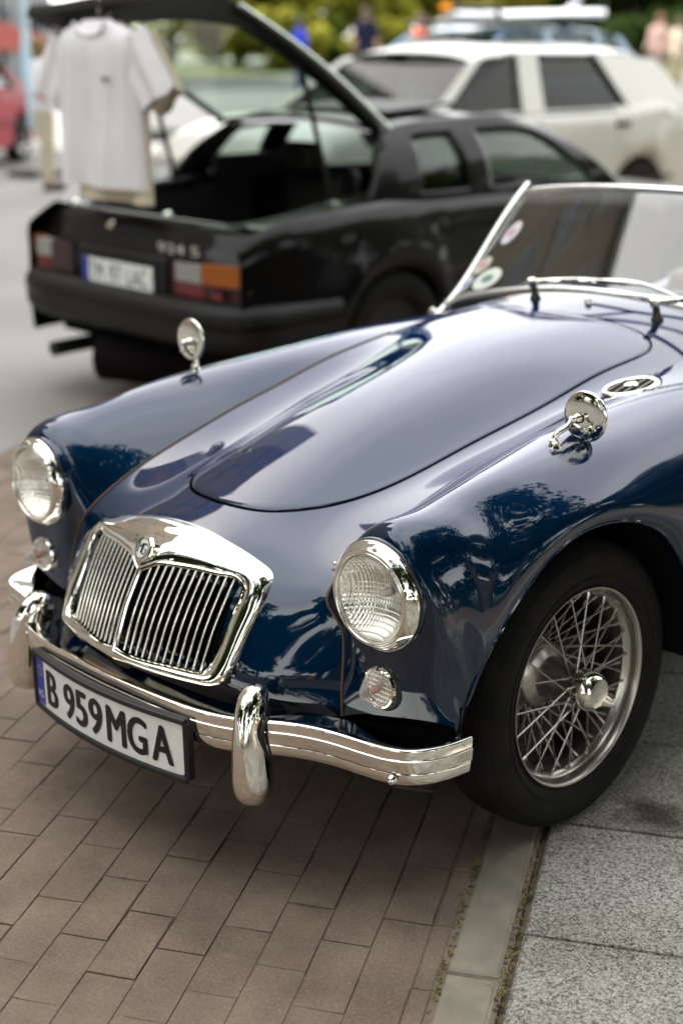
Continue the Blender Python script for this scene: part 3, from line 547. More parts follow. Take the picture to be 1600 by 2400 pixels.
SL = mat('speckled_slab', (.3, .3, .29), .8, spec=.3); n, l, b = N(SL); geo = n.new('ShaderNodeNewGeometry'); oi = n.new('ShaderNodeObjectInfo')
vo = n.new('ShaderNodeTexVoronoi'); vo.inputs['Scale'].default_value = 235; l.new(geo.outputs['Position'], vo.inputs['Vector'])
sp1 = ramp(vo.outputs['Color'], [(.14, (.12, .115, .10)), (.34, (.30, .29, .262)), (.6, (.44, .43, .395)), (.9, (.54, .53, .495))])
sp2 = ramp(nz_(120, 4, .75).outputs['Fac'], [(.34, (.50, .49, .47)), (.56, (1.1, 1.1, 1.1))])
sh_ = ramp(oi.outputs['Random'], [(0, (.66, .65, .60)), (1, (1.0, 1.0, 1.0))])
c = mul(mul(sp1.outputs[0], sp2.outputs[0]), sh_.outputs[0])
blot = ramp(nz_(3.5, 5, .6).outputs['Fac'], [(.32, (.72, .70, .66)), (.62, (1.08, 1.08, 1.08))]); c = mul(c, blot.outputs[0])
# oil stain beside the front wheel
dst = n.new('ShaderNodeVectorMath'); dst.operation = 'DISTANCE'; l.new(geo.outputs['Position'], dst.inputs[0]); dst.inputs[1].default_value = (.775, .135, 0)
ad = n.new('ShaderNodeMath'); ad.operation = 'MULTIPLY_ADD'; l.new(nz_(16, 5, .6).outputs['Fac'], ad.inputs[0]); ad.inputs[1].default_value = .17; l.new(dst.outputs['Value'], ad.inputs[2])
st_ = ramp(ad.outputs[0], [(.115, (.22, .19, .16)), (.185, (1, 1, 1))]); c = mul(c, st_.outputs[0]); l.new(c, b.inputs['Base Color'])
bp_ = n.new('ShaderNodeBump'); bp_.inputs['Strength'].default_value = .5; bp_.inputs['Distance'].default_value = .003; l.new(vo.outputs['Distance'], bp_.inputs['Height']); l.new(bp_.outputs[0], b.inputs['Normal'])

def block_mesh(name, w, L, h, ch, m, wob=.0):
    """chamfered block lying with its top at z=0"""
    def ring(dx, z): return [(sx*(w/2-dx), sy*(L/2-dx), z) for sx, sy in ((-1, -1), (1, -1), (1, 1), (-1, 1))]
    r = [ring(0, -h), ring(0, -ch), ring(ch*.35, -ch*.3), ring(ch*1.1, 0)]; b = MB().grid(r, wrap=True); b.add(r[-1], [(0, 1, 2, 3)])
    v = np.array(b.v); v[:, :2] += rng.normal(0, wob, (len(v), 2)); me = bpy.data.meshes.new(name)
    me.from_pydata([tuple(q) for q in v], [], b.f); me.materials.append(m); return me
def lay(name, me, n_, t_, parent, tilt=.0018, dz=.0009, ang=.005):
    o = bpy.data.objects.new(name, me); COL.objects.link(o); o.parent = parent; o.location = gp(n_, t_, random.gauss(0, dz)*.6)
    o.rotation_euler = (random.gauss(0, tilt), random.gauss(0, tilt), GA+random.gauss(0, ang)); return o
PITCH_N, PITCH_T = .0985, .204
pm = [block_mesh('paver', PITCH_N-.0022, PITCH_T-.0022, .05, .0013, PV, .0008) for _ in range(6)]; hm = block_mesh('paver', .036, PITCH_T-.006, .05, .004, PV)
spots = []
for k in range(-20, 4):
    n_ = -.055+PITCH_N*(k+.5)
    for j in range(-60, 62): spots.append((n_, -1.123+.102*(k % 2)+PITCH_T*(j+.5)+random.gauss(0, .003), 0))
for j in range(-60, 62): spots.append((.3585, -1.02+PITCH_T*(j+.5), 1))
def seen(n_, t_):
    p = Vector(gp(n_, t_))-CP; z = p.dot(fwd)
    if z < .3: return None
    x, y = 800+3414.3*p.dot(rgt)/z, 1200-3414.3*p.dot(up)/z
    return z if -90 < x < 1690 and 0 < y < 2490 else None
vis = []
for q in spots:
    z = seen(q[0], q[1]); hidden = q[0] > -.62 and -.6 < q[1] < 1.2 and False
    vis.append((z if z else 99, q))
vis.sort(key=lambda a: a[0]); near = [q for z, q in vis[:298]]; rest = [q for z, q in vis[298:]]
for n_, t_, h in near: lay('paver', hm if h else random.choice(pm), n_, t_, PAVE)
far = MB()
for n_, t_, h in rest:
    w = (.036 if h else PITCH_N-.0022)/2; L = (PITCH_T-.0022)/2; z = random.gauss(0, .0008)
    far.add([gp(n_+a*w, t_+c*L, z) for a, c in ((-1, -1), (1, -1), (1, 1), (-1, 1))]+[gp(n_+a*(w+.0012), t_+c*(L+.0012), -.008) for a, c in ((-1, -1), (1, -1), (1, 1), (-1, 1))], [(0, 1, 2, 3), (0, 4, 5, 1), (1, 5, 6, 2), (2, 6, 7, 3), (3, 7, 4, 0)])
tagit(far.out('pavers', PV, PAVE, smooth=False), kind='stuff')
km = block_mesh('kerb_stone', .098, .992, .06, .006, KB, .0008)
for j in range(-9, 12): lay('kerb_stone', km, .441, -.956+.5*1.0+j*1.0, PAVE, .001, .001, .001)
smh = block_mesh('paving_slab', .428, .428, .05, .004, SL, .0006)
for a in range(6):
    for j in range(-14, 20): lay('paving_slab', smh, .512+.216+a*.435, -.80+.2175+j*.435+.006*a, WALK, .002, .0012, .0015)
# moss and grit along the joints
MOSS = vary(mat('moss', (.105, .09, .022), .95), 40, .6); GRIT = vary(mat('grit', (.20, .19, .17), .9), 60, .4); STRAW = mat('dry_grass', (.35, .29, .13), .8)
def specks(name, pts, r, m, parent, fl=.6):
    q = MB()
    for p in pts:
        s_ = r*random.uniform(.5, 1.5); a = random.random()*6; c_ = [(math.cos(a+i*1.57)*s_, math.sin(a+i*1.57)*s_*random.uniform(.6, 1.2), 0) for i in range(4)]
        v = [np.array(p)+np.array(w) for w in c_]+[np.array(p)+np.array((random.gauss(0, s_*.3), random.gauss(0, s_*.3), s_*fl*random.uniform(.6, 1.6)))]
        q.add(v, [(0, 1, 4), (1, 2, 4), (2, 3, 4), (3, 0, 4)])
    return tagit(q.out(name, m, parent, smooth=False), kind='stuff')
pts = []
for i in range(4200):
    t_ = random.uniform(-1.4, 3); e = random.random()
    if math.sin(t_*7+1)+math.sin(t_*17)*.8+random.gauss(0, .8) < -.3: continue
    n_ = random.gauss(.384, .005) if e < .5 else random.gauss(.4965, .0055)
    pts.append(gp(n_, t_, -.009+random.uniform(0, .0085)))
for j in range(-3, 8):
    for i in range(130): pts.append(gp(random.uniform(.51, 2.2), -.80+j*.435+.0+random.gauss(0, .0018), -.010+random.uniform(0, .005)))
specks('moss', pts, .0042, MOSS, PAVE)
pts = []
for n_, t_, h in near:
    if random.random() < .55:
        for i in range(random.randint(1, 7)): pts.append(gp(n_-PITCH_N/2+random.gauss(0, .0012), t_+random.uniform(-.1, .1), -.006))
    if random.random() < .12:
        q = (n_+random.uniform(-.04, .04), t_+PITCH_T/2)
        for i in range(22): pts.append(gp(q[0]+random.gauss(0, .010), q[1]+random.gauss(0, .0018), -.006))
specks('joint_moss', pts, .0028, MOSS, PAVE)
specks('grit', [gp(random.uniform(-1.2, .50), random.uniform(-1.4, .6), .0003) for _ in range(620)]+[gp(random.gauss(.39, .01), random.uniform(-1.3, 0), -.004) for _ in range(120)], .0016, GRIT, PAVE)
gs = MB()
for i in range(40):
    n_, t_ = random.gauss(.493, .008), random.choice((-.95, -1.0, -.9, -.6))+random.gauss(0, .04); a = random.random()*6; L = random.uniform(.01, .03)
    gs.tube([gp(n_, t_, -.004), gp(n_+L*math.cos(a)*.5, t_+L*math.sin(a)*.5, .004), gp(n_+L*math.cos(a), t_+L*math.sin(a), .0)], .0005, 4)
tagit(gs.out('dry_grass', STRAW, PAVE), kind='stuff')
# ================================================================== parked black coupe with its glass hatch up (local: x right, y forward)
CX, CY = -3.02, 1.45
BK = empty('black_coupe', (CX, CY, 0)); tagit(BK, 'black sports coupe seen from behind with its glass hatch raised and t-shirts hanging from it', 'car')
BPAINT = mat('black_paint', (.0034, .0028, .0024), .5, 0, coat=.55, coat_rough=.02, coat_ior=1.35, spec=.05)
TRIM = mat('black_rubber_trim', (.0055, .005, .0048), .55, spec=.3)
st = np.array([.05, .18, .32, .6, .9, 1.3, 1.8, 2.4, 2.9, 3.3, 3.75, 4.08])
shz = np.array([.80, .862, .893, .915, .93, .935, .93, .905, .87, .83, .76, .64]); shx = np.array([.765, .785, .80, .80, .795, .78, .76, .745, .74, .73, .70, .60])
mxx = np.array([.80, .825, .845, .862, .868, .85, .835, .83, .84, .85, .82, .70]); ys = np.arange(.05, 4.081, .04)
spl = lambda a: nspline(st, ys)@a
SZ, SX, MX = spl(shz), spl(shx), spl(mxx)
def arch(y, c, r, z0=.22): 
    d = np.abs(y-c); return np.where(d < r, .31+np.sqrt(np.maximum(0, r*r-d*d)), z0)
ZB = np.maximum(arch(ys, .93, .345, .26), arch(ys, 3.33, .345, .26))
for s in (1, -1):
    P = []
    for y, sz, sx, mx, zb in zip(ys, SZ, SX, MX, ZB):
        zm = max(.52, zb+.02); q = sp([(mx*.985, zb), (mx, zm), (mx*.985, (zm+sz)/2+.02), (sx+.012, sz-.022), (sx-.03, sz+.004)], 14); P.append([(s*a, y, c) for a, c in q])
    MB().grid(P).out('body_side', BPAINT, BK, angle=0)
    # deck shoulder between body side and the load opening
    ed = sp([(.50, .20, .866), (.60, .30, .885), (.625, .6, .925), (.60, .98, .965)], 14); ou = np.array([(np.interp(y, ys, SX)-.03, y, np.interp(y, ys, SZ)+.004) for y in ed[:, 1]])
    MB().grid(np.stack([ed*[s, 1, 1]+[0, 0, -.03], ed*[s, 1, 1], ou*[s, 1, 1]], 0)).out('quarter_top', BPAINT, BK, angle=0)
    GL = MATS.get('car_glass') or glass('car_glass', (.42, .50, .46), 1.4)
    kb = np.array([(.70,.86,.935), (.755,1.0,.930), (.772,1.134,.926), (.765,1.486,.92), (.76,1.64,.918), (.75,2.49,.895), (.742,2.70,.885)]); ke = np.array([(.50,1.08,1.197), (.512,1.13,1.215), (.527,1.256,1.236), (.545,1.49,1.252), (.555,1.658,1.256), (.588,2.06,1.217), (.612,2.22,1.172)])
    kk = np.array([0, .14, .27, .62, .77, 1.62, 1.85]); ss = np.sort(np.r_[np.linspace(0, 1.85, 50), .27, .62, .77, 1.62]); Bb, Ee = nspline(kk, ss)@kb, nspline(kk, ss)@ke
    uu = np.array([0, .02, .05, .08, .15, .25, .35, .45, .55, .65, .74, .80, .84, .88, .92, .96, 1.0])
    sg = lambda ins, A=None: np.array([[((1-u)*Bb[i]+u*Ee[i]+np.array([.045*math.sin(math.pi*u)-ins, 0, .012*math.sin(math.pi*u)]))*[s, 1, 1] for u in uu] for i in (range(len(ss)) if A is None else A)])
    g = MB().grid(sg(0)); nu = len(uu)-1
    win = lambda i, j: (.08 <= uu[j] < .80) and (.27 <= ss[i] < .62-1e-6 or .77 <= ss[i] < 1.62-1e-6-.10*uu[j])
    g.f = [f for k, f in enumerate(g.f) if not win(k//nu, k % nu)]
    o = g.out('roof_pillars', BPAINT, BK, angle=0); so = o.modifiers.new('s', 'SOLIDIFY'); so.thickness = .03; so.offset = 0
    for nm_, lo_, hi_ in (('quarter_window', .25, .64), ('door_window', .75, 1.66)):
        MB().grid(sg(.012, [i for i in range(len(ss)) if lo_ <= ss[i] <= hi_])[:, 2:13]).out(nm_, GL, BK, angle=0)
    MB().box((s*.60, 1.36, .985), (.05, .62, .13)).out('side_trim', TRIM, BK, bevel=.01); sb = empty('seat', parent=BK); MB().box((s*.33, 1.52, .72), (.46, .16, .56), [[1, 0, 0], [0, .96, .26], [0, -.26, .96]]).out('seat_back', TRIM, sb, bevel=.06, seg=3)
    MB().box((s*.33, 1.42, 1.03), (.26, .10, .17)).out('head_restraint', TRIM, sb, bevel=.045, seg=3)
    # wheels
    for yw in (.93, 3.33):
        W = empty('wheel', (s*.74, yw, .31), parent=BK)
        MB().lathe([(.20, .09), (.24, .105), (.29, .10), (.312, .08), (.315, 0), (.312, -.09), (.2, -.1)], (0, 0, 0), (s, 0, 0), 40).out('tyre', RUBBER, W); MB().lathe([(.20, .09), (.19, .07), (.06, .055), (.0002, .06)], (0, 0, 0), (s, 0, 0), 40).out('rim', mat('dark_alloy', (.02, .02, .02), .5, .6), W)
        MB().box((s*.60, yw, .50), (.36, .68, .26)).out('wheel_well', DARK, BK)
    # rear lamps
    LR, LD, LW, LA = mat('lamp_red', (.12, .004, .006), .2), mat('lamp_dark_red', (.025, .002, .003), .3), mat('lamp_white', (.26, .26, .235), .35), mat('lamp_amber', (.30, .075, .003), .3)
    Tl = empty('tail_lamp', parent=BK)
    def lp(nm, x0, x1, z0, z1, m, y0=.040, sk=0): MB().add([(s*x0, y0, z0), (s*x1, y0+.05*(x1 > .7), z0), (s*(x1-sk), y0+.05*(x1 > .7), z1), (s*x0, y0, z1)]+[(s*x0, y0+.06, z0), (s*x1, y0+.1, z0), (s*(x1-sk), y0+.1, z1), (s*x0, y0+.06, z1)], [(0, 1, 2, 3), (0, 1, 5, 4), (3, 2, 6, 7), (1, 2, 6, 5), (0, 3, 7, 4)]).out(nm, m, Tl, smooth=False)
    if s > 0: lp('reversing_lens', .372, .545, .637, .715, LW); lp('indicator_lens', .549, .775, .637, .722, LA, sk=.02); lp('brake_lens', .372, .56, .575, .634, LR); lp('tail_lens', .563, .80, .575, .634, LD); lp('fog_lens', .25, .368, .575, .715, LD)
    else: lp('fog_lens', .40, .574, .575, .715, LD); lp('reversing_lens', .578, .70, .637, .715, LW); lp('indicator_lens', .704, .80, .637, .72, LA); lp('brake_lens', .578, .69, .575, .634, LR); lp('tail_lens', .694, .80, .575, .634, LD)
    MB().box((s*.655, .036, .600), (.07, .004, .032)).out('reflector', LR, Tl)
R = sp([(-.05, 0), (0, 0)], 2)
xs = np.linspace(-1, 1, 21)
P = np.array([[((np.interp(y, ys, np.interp(ys, [1.1, 1.3, 1.55, 1.83, 2.14], [.50, .53, .55, .56, .588])))*x, y, z+.028*(1-x*x)) for x in xs] for y, z in sp([(1.10, 1.205), (1.30, 1.245), (1.55, 1.258), (1.83, 1.258), (2.14, 1.200)], 24)])
MB().grid(P).out('roof', BPAINT, BK, angle=0)
MB().box((.02, 1.56, 1.300), (.72, .46, .014), [[1, 0, 0], [0, .995, -.06], [0, .06, .995]]).out('sunroof_panel', TRIM, BK, bevel=.01)
MB().add([(-.588, 2.14, 1.200), (.588, 2.14, 1.200), (.735, 2.66, .895), (-.735, 2.66, .895)], [(0, 1, 2, 3)]).out('windscreen', GL, BK, smooth=False)
P = [[(x*sx, y, z+.03*(1-x*x)) for x in xs] for y, z, sx in zip(st[7:], shz[7:], shx[7:]-.03)]; MB().grid(sp(np.array(P).reshape(5, -1), 20).reshape(20, 21, 3)).out('bonnet', BPAINT, BK, angle=0)
MB().box((0, 2.55, .80), (1.40, .25, .16)).out('dashboard', TRIM, BK, bevel=.03)
# rear panel, deck lip, bumper, load bay
rp = sp([(.055, .55), (.045, .60), (.05, .73), (.085, .775), (.16, .862), (.20, .872), (.215, .862), (.215, .55)], 40)
cx_ = lambda x: .08*(abs(x)/.80)**3
P = [[(x*.80, y+cx_(x*.8), z-.012*(abs(x))**3) for x in xs] for y, z in rp]; MB().grid(P).out('rear_panel', BPAINT, BK, angle=35)
MB().box((0, .035, .642), (.66, .03, .165)).out('plate_recess', TRIM, BK, bevel=.01)
bq = sp([(.06, .565), (-.03, .560), (-.055, .53), (-.055, .47), (-.05, .40), (-.02, .372), (.05, .36)], 24)
tr = sp([(-.825, .56), (-.815, .25), (-.785, .095), (-.68, .032), (-.4, .004), (0, -.004), (.4, .004), (.68, .032), (.785, .095), (.815, .25), (.825, .56)], 70)
tg = np.gradient(tr, axis=0); tg /= np.linalg.norm(tg, axis=1)[:, None]
MB().grid([[(p[0]-t[1]*d, p[1]+t[0]*d, z) for d, z in bq] for p, t in zip(tr, tg)]).out('rear_bumper', TRIM, BK, angle=0)
MB().grid([[(p[0]+t[1]*d, p[1]-t[0]*d, z) for d, z in ((.058, .50), (.062, .485), (.058, .47))] for p, t in zip(tr, tg)]).out('bumper_strip', BPAINT, BK)
LB = MB(); LB.add([(-.66, .21, .60), (.66, .21, .60), (.66, 1.35, .60), (-.66, 1.35, .60), (-.62, .21, .86), (.62, .21, .86), (.64, .6, .90), (-.64, .6, .90), (.64, 1.35, .90), (-.64, 1.35, .90)], [(0, 1, 2, 3), (0, 1, 5, 4), (1, 2, 8, 6, 5), (0, 3, 9, 7, 4)])
LB.out('load_bay', vary(mat('charcoal_carpet', (.008, .007, .007), .95), 60, .3), BK, smooth=False)
MB().box((0, 1.7, .30), (1.5, 3.0, .1)).out('floor_pan', DARK, BK)
MB().tube([(-.46, -.06, .225), (-.46, .5, .24), (-.40, .9, .26)], .036, 14).out('exhaust_pipe', mat('sooty_steel', (.02, .02, .02), .5, .6), BK); MB().tube([(-.2, .05, .22), (.5, .4, .22)], .12, 12).out('silencer', DARK, BK)
NP = empty('number_plate', parent=BK); NP['label'] = 'white rear number plate with a blue band'
pmap = lambda a, c, d: (a-.01, .015-d, .622+c)
MB().box((-.01, .017, .622), (.535, .012, .125)).out('plate_holder', BLACK, NP, bevel=.004)
MB().box((-.01, .0095, .622), (.52, .003, .110)).out('plate_face', WH, NP); MB().box((-.248, .0075, .622), (.044, .002, .109)).out('country_band', MATS['plate_blue'], NP)
for s_, a, c in (('T', -.205, -.168), ('M', -.158, -.105), ('9', -.058, -.018), ('7', -.006, .034), ('L', .076, .112), ('A', .116, .166), ('C', .172, .222)): plate_text(s_, a, c, 0, .076, pmap, .0086, INK, 'character', NP)
plate_text('924 S', .24, .50, .19, .042, lambda a, c, d: (a, .062+cx_(a)-d, .575+c), .012, mat('badge_silver', (.70, .68, .62), .3, .6), 'model_badge', BK)
MB().lathe([(.022, 0), (.018, .008), (.0002, .010)], (-.17, .10, .815), (0, -.85, .5), 14).out('lock_badge', CHROME, BK)
MB().lathe([(.026, -.02), (.026, .0), (.018, .016), (.0002, .02)], (.115, .205, .873), (0, -.3, 1), 20).out('hatch_latch_pin', mat('bright_pin', (.85, .84, .78), .2, 1), BK); MB().lathe([(.022, -.02), (.022, .0), (.015, .014), (.0002, .018)], (-.62, .22, .872), (0, -.3, 1), 20).out('hatch_latch_pin', MATS['bright_pin'], BK)
# raised hatch
HT = empty('hatch', parent=BK); HT['label'] = 'raised glass rear hatch with a black frame'
N0, F0, N1, F1 = np.array([.585, 1.10, 1.232]), np.array([-.600, 1.10, 1.232]), np.array([.60, .215, 1.752]), np.array([-.60, .135, 1.700])
hv = lambda a, c: (F0*(1-a)+N0*a)*(1-c)+(F1*(1-a)+N1*a)*c      # a across, c from hinge to tip
un = np.cross(N0-F0, F1-F0); un /= np.linalg.norm(un); un = un if un[2] > 0 else -un
bow = lambda a, c: hv(a, c)+un*(.05*(1-(2*a-1)**2)+.03*math.sin(math.pi*c))
HG = glass('hatch_glass', (.62, .74, .66), 1.42)
MB().grid([[bow(a, c) for a in np.linspace(-.03, 1.03, 18)] for c in np.linspace(-.01, 1.0, 16)]).out('hatch_pane', HG, HT)
def bar(pts, w, t, nm, m):
    q = MB(); q.tube(pts, .5, 4); 
    P = []
    pts = np.array(pts); d = np.gradient(pts, axis=0); d /= np.linalg.norm(d, axis=1)[:, None]
    for i, (p, e) in enumerate(zip(pts, d)):
        sd = np.cross(e, un); sd /= np.linalg.norm(sd); wi = w[i] if np.ndim(w) else w
        P.append([p+sd*a*wi+un*bq_*t for a, bq_ in ((-.5, -.5), (.5, -.5), (.5, .5), (-.5, .5))])
    return MB().grid(P, wrap=True).add(P[0], [(0, 1, 2, 3)]).add(P[-1], [(0, 1, 2, 3)]).out(nm, m, HT, smooth=False, bevel=.006)
cc = np.linspace(0, 1, 14)
bar([bow(.945, c)-un*.014 for c in cc], .08+.08*cc, .03, 'hatch_rail', TRIM); bar([bow(.025, c)-un*.014 for c in cc], .04, .022, 'hatch_rail', TRIM)
bar([bow(a, .0)-un*.02 for a in cc], .022, .02, 'hinge_rail', TRIM)
tipw = .17+.10*np.abs(2*cc-1)**4+.03*cc
bar([bow(a, 1.0+.0*a)-un*.022 for a in cc], tipw, .05, 'tail_spoiler', TRIM)
MB().tube([bow(1.02, c)+un*.004 for c in cc], .013, 8).out('glass_edge', mat('glass_edge_trim', (.42, .47, .42), .12, .6), HT)
for s in (1, -1): MB().tube([bow(.5+s*.44, .52)-un*.03, (s*.56, .78, .95)], .012, 8).out('gas_strut', TRIM, BK)

# ---- the t-shirts and their hangers, hung from the tip of the hatch
def shirt(nm, label, x, y, z, w, L, m, slv=.27, seed=1, print_=None, tw=0, hem=.0):
    """flat shirt hanging; x,y,z is the neck point; front faces -y"""
    r = np.random.default_rng(seed); T_ = empty(nm, (CX+x, CY+y, z), tw); tagit(T_, label, 't-shirt', 't-shirts hanging from the open hatch')
    fold = lambda u, t: .019*math.sin(5.2*u+1.3+seed+1.1*t)*t+.011*math.sin(11*u*(1-.25*t)+seed*2+2.3*t)*t+.004*math.sin(19*u+4*t+seed)*(1-t)*t*3+.004*math.sin(7*(u-.6*t))
    rows = [(0, .10, 0), (.02, .13, .012), (.06, .24, .03), (.10, .92*w/2, .045), (.18, w/2*.97, .055), (.30, w/2*.96, .055), (.5, w/2*.97, .05), (.75, w/2, .05), (.93, w/2*1.01, .05), (1, w/2*1.02, .05)]
    us = np.linspace(-1, 1, 49); rr = sp(rows, 34); F_, Bk_ = [], []
    for t, hw, th in rr:
        t = float(np.clip(t, 0, 1)); F_.append([(hw*u, -th*math.sqrt(max(0, 1-u**4))+fold(u, t), -t*L-.045*(1-t)*(u*u)*0) for u in us]); Bk_.append([(hw*u, th*.6*math.sqrt(max(0, 1-u**4))+fold(u, t), -t*L) for u in us])
    MB().grid(F_).grid(Bk_).out('shirt_body', m, T_, angle=0)
    for s in (1, -1):
        a = np.array([s*w/2*.80, 0, -.085*L/.72]); e = np.array([s*(w/2+slv*.48), .0, -.085-slv*.98]); P = []
        for k, q in enumerate(np.linspace(0, 1, 12)):
            c = a*(1-q)+e*q; d = np.array([s*.86, 0, .5]); hw = .115+.0*q; P.append([c+d*hw*math.cos(g)*np.array([1, 1, 1])+np.array([0, (.035+.01*math.sin(5*g+seed))*math.sin(g), .012*math.sin(3*g+seed)*q]) for g in np.linspace(0, 2*math.pi, 29)[:-1]])
        MB().grid(P, wrap=True).out('sleeve', m, T_, angle=0)
    MB().tube([(.115*math.cos(g), -.03-.028*math.sin(g)*-1*0-.015, -.010-.055*abs(math.sin(g))) for g in np.linspace(0, math.pi, 17)], .010, 8).out('collar', m, T_)
    if print_: MB().box((.135*w/.62, -.067, -.245), (.06, .002, .012)).out('chest_print', mat('print_ink', (.03, .04, .06), .7), T_)
    return T_
COT = mat('white_cotton', (.74, .72, .74), .9, spec=.1); CRM = mat('cream_cotton', (.60, .53, .40), .9, spec=.1)
for m_ in (COT, CRM): vary(m_, 6, .05, bump=.15, bscale=300)
shirt('t_shirt', 'white t-shirt with a small chest print, in front on the hatch', -.175, .085, 1.700, .60, .71, COT, slv=.25, seed=1, print_=1)
shirt('t_shirt', 'cream t-shirt hanging close behind the white one on the hatch', -.165, .135, 1.690, .60, .765, CRM, slv=.25, seed=4)
def hanger(x, y, z, label):
    H_ = empty('clothes_hanger', (CX+x, CY+y, z)); tagit(H_, label, 'hanger', 'hangers on the hatch')
    MB().tube(sp([(-.30, 0, -.075), (-.12, 0, -.012), (0, 0, .02), (.12, 0, -.012), (.30, 0, -.075)], 20), .007, 8).out('hanger_arm', TRIM, H_)
    MB().tube(sp([(0, 0, .02), (0, 0, .05), (.012, 0, .075), (0, 0, .095), (-.014, 0, .08)], 14), .0025, 6).out('hanger_hook', CHROME, H_)
hanger(-.175, .095, 1.695, 'black hanger inside the front white t-shirt'); hanger(-.165, .145, 1.688, 'black hanger inside the cream t-shirt')
# ================================================================== other parked cars
def parked(nm, label, loc, rz, L, w, paint, prof, wheels, gh, cat='car', group=None, lampc='front', arch_r=.34, wr=.30, extra=None, glass_m=None, tint=(.50,.60,.58), gior=1.4):
    """local: y from nose (0) to tail (L), x to the car's left is +, z up. prof: (y, top z, half-width factor). gh: greenhouse dict"""
    C_ = empty(nm, loc, rz); tagit(C_, label, cat, group)
    ys = np.arange(0, L+1e-6, .05); pr = np.array(prof); zt = np.interp(ys, pr[:, 0], pr[:, 1]); zt = nspline(pr[:, 0], ys)@pr[:, 1]; hw = np.interp(ys, pr[:, 0], pr[:, 2])*w/2
    zb = np.full_like(ys, .24)
    for c in wheels: zb = np.maximum(zb, arch(ys, c, arch_r, .24))
    P = []
    for y, z, h, b0 in zip(ys, zt, hw, zb):
        zm = max(b0+.02, .52*z+.10); q = sp([(h*.97, b0), (h, zm), (h*.99, z-.06), (h*.972, z-.012), (h*.935, z+.003), (h*.5, z+.022), (0, z+.028)], 20)
        P.append([(a, y, c) for a, c in q]+[(-a, y, c) for a, c in q[-2::-1]])
    g0, g1 = gh['A'][0], gh['D'][0]
    mb = MB().grid(P); ce = [np.mean([mb.v[i] for i in f], axis=0) for f in mb.f]
    mb.f = [f for f, c in zip(mb.f, ce) if not (g0+.12 < c[1] < g1-.08 and abs(c[0]) < w/2*.84 and c[2] > np.interp(c[1], ys, zt)-.02)]
    mb.out('body', paint, C_, angle=0)
    for e, yy in ((0, 0), (-1, L)):
        mb = MB(); mb.add(P[e], [tuple(range(len(P[e])))]); mb.out('nose_panel' if e == 0 else 'tail_panel', paint, C_, smooth=False)
    # greenhouse: roof, pillars, panes.  A..D = (y base, y top); wb, wt half widths; zr roof height
    wb, wt, zr = gh['wb'], gh['wt'], gh['zr']; (a0, a1), (d0, d1) = gh['A'], gh['D']; zA = np.interp(a0, ys, zt)+.015; zD = np.interp(d0, ys, zt)+.015
    zbelt = lambda y: np.interp(y, [a0, d0], [zA, zD])
    ru = np.linspace(-1, 1, 17); rq = sp([(a1, zr-.045), (a1+.16, zr-.012), ((a1+d1)/2, zr), (d1-.2, zr-.02), (d1, zr-.06)], 18)
    MB().grid([[(wt*u*(1 if .05 < k/17 < .95 else .97), y, z+.035*(1-u*u)-.03*abs(u)**6) for u in ru] for k, (y, z) in enumerate(rq)]).out('roof', paint, C_, angle=0)
    GM = MATS.get('glass_%s' % (tint,)) or glass('glass_%s' % (tint,), tint, gior)
    ztop = lambda y: float(np.interp(y, rq[:, 0], rq[:, 1]))-.03
    for s in (1, -1):
        pb = lambda y: np.array([s*wb, y, zbelt(y)]); pt = lambda y: np.array([s*wt, y, ztop(y)])
        def pill(y0, y1, yt0, yt1, nm_='roof_pillar'):
            o = MB().add([pb(y0), pb(y1), pt(yt1), pt(yt0)], [(0, 1, 2, 3)]).out(nm_, paint, C_, smooth=False); q = o.modifiers.new('s', 'SOLIDIFY'); q.thickness = .05; q.offset = 0
        pill(a0-.06, a0+.05, a1-.03, a1+.07)
        for (b0, b1, t0, t1) in gh['P']: pill(b0, b1, t0, t1)
        o = MB().add([pt(a1-.02), pt(d1+.02), pt(d1)*.96+pb(d1)*.04+np.array([s*.0, 0, -.04]), pt(a1)*.96+pb(a1)*.04+np.array([0, 0, -.04])], [(0, 1, 2, 3)]).out('roof_rail', paint, C_, smooth=False); q = o.modifiers.new('s', 'SOLIDIFY'); q.thickness = .05
        brk = [(a0+.05, a1+.07)]+[x for (b0, b1, t0, t1) in gh['P'] for x in ((b0, t0), (b1, t1))]
        for i in range(0, len(brk)-1, 2):
            (b0, t0), (b1, t1) = brk[i], brk[i+1]; k = np.array([s*-.012, 0, 0])
            MB().add([pb(b0)+k, pb(b1)+k, pt(t1)+k, pt(t0)+k], [(0, 1, 2, 3)]).out('side_window', GM, C_, smooth=False)
            fr = MB().tube([pb(b0)+k*-1, pb(b1)+k*-1, pt(t1)+k*-1+[0, 0, -.03], pt(t0)+k*-1+[0, 0, -.03]], .013, 6, closed=True).out('window_seal', TRIM, C_)
        for y_ in gh.get('handles', ()): MB().box((s*(w/2+.005), y_, np.interp(y_, ys, zt)-.12), (.03, .17, .035)).out('door_handle', TRIM, C_, bevel=.008)
        for y_ in gh.get('doors', ()): MB().tube([(s*(w/2+.001), y_, .32), (s*(w/2+.002), y_, .6), (s*(w/2-.008), y_, np.interp(y_, ys, zt)-.06)], .005, 5).out('door_seam', DARK, C_)
        MB().tube([(s*(w/2+.003), .5, .53), (s*(w/2+.004), L-.4, .53)], .012, 6).out('rubbing_strip', TRIM, C_)
        St_ = empty('seat', parent=C_); my = (a1+d1)/2
        MB().box((s*.36, my-.25, .82), (.46, .14, .62), [[1, 0, 0], [0, .97, .24], [0, -.24, .97]]).out('seat_back', TRIM, St_, bevel=.05); MB().box((s*.36, my-.16, 1.19), (.26, .09, .16)).out('head_restraint', TRIM, St_, bevel=.03)
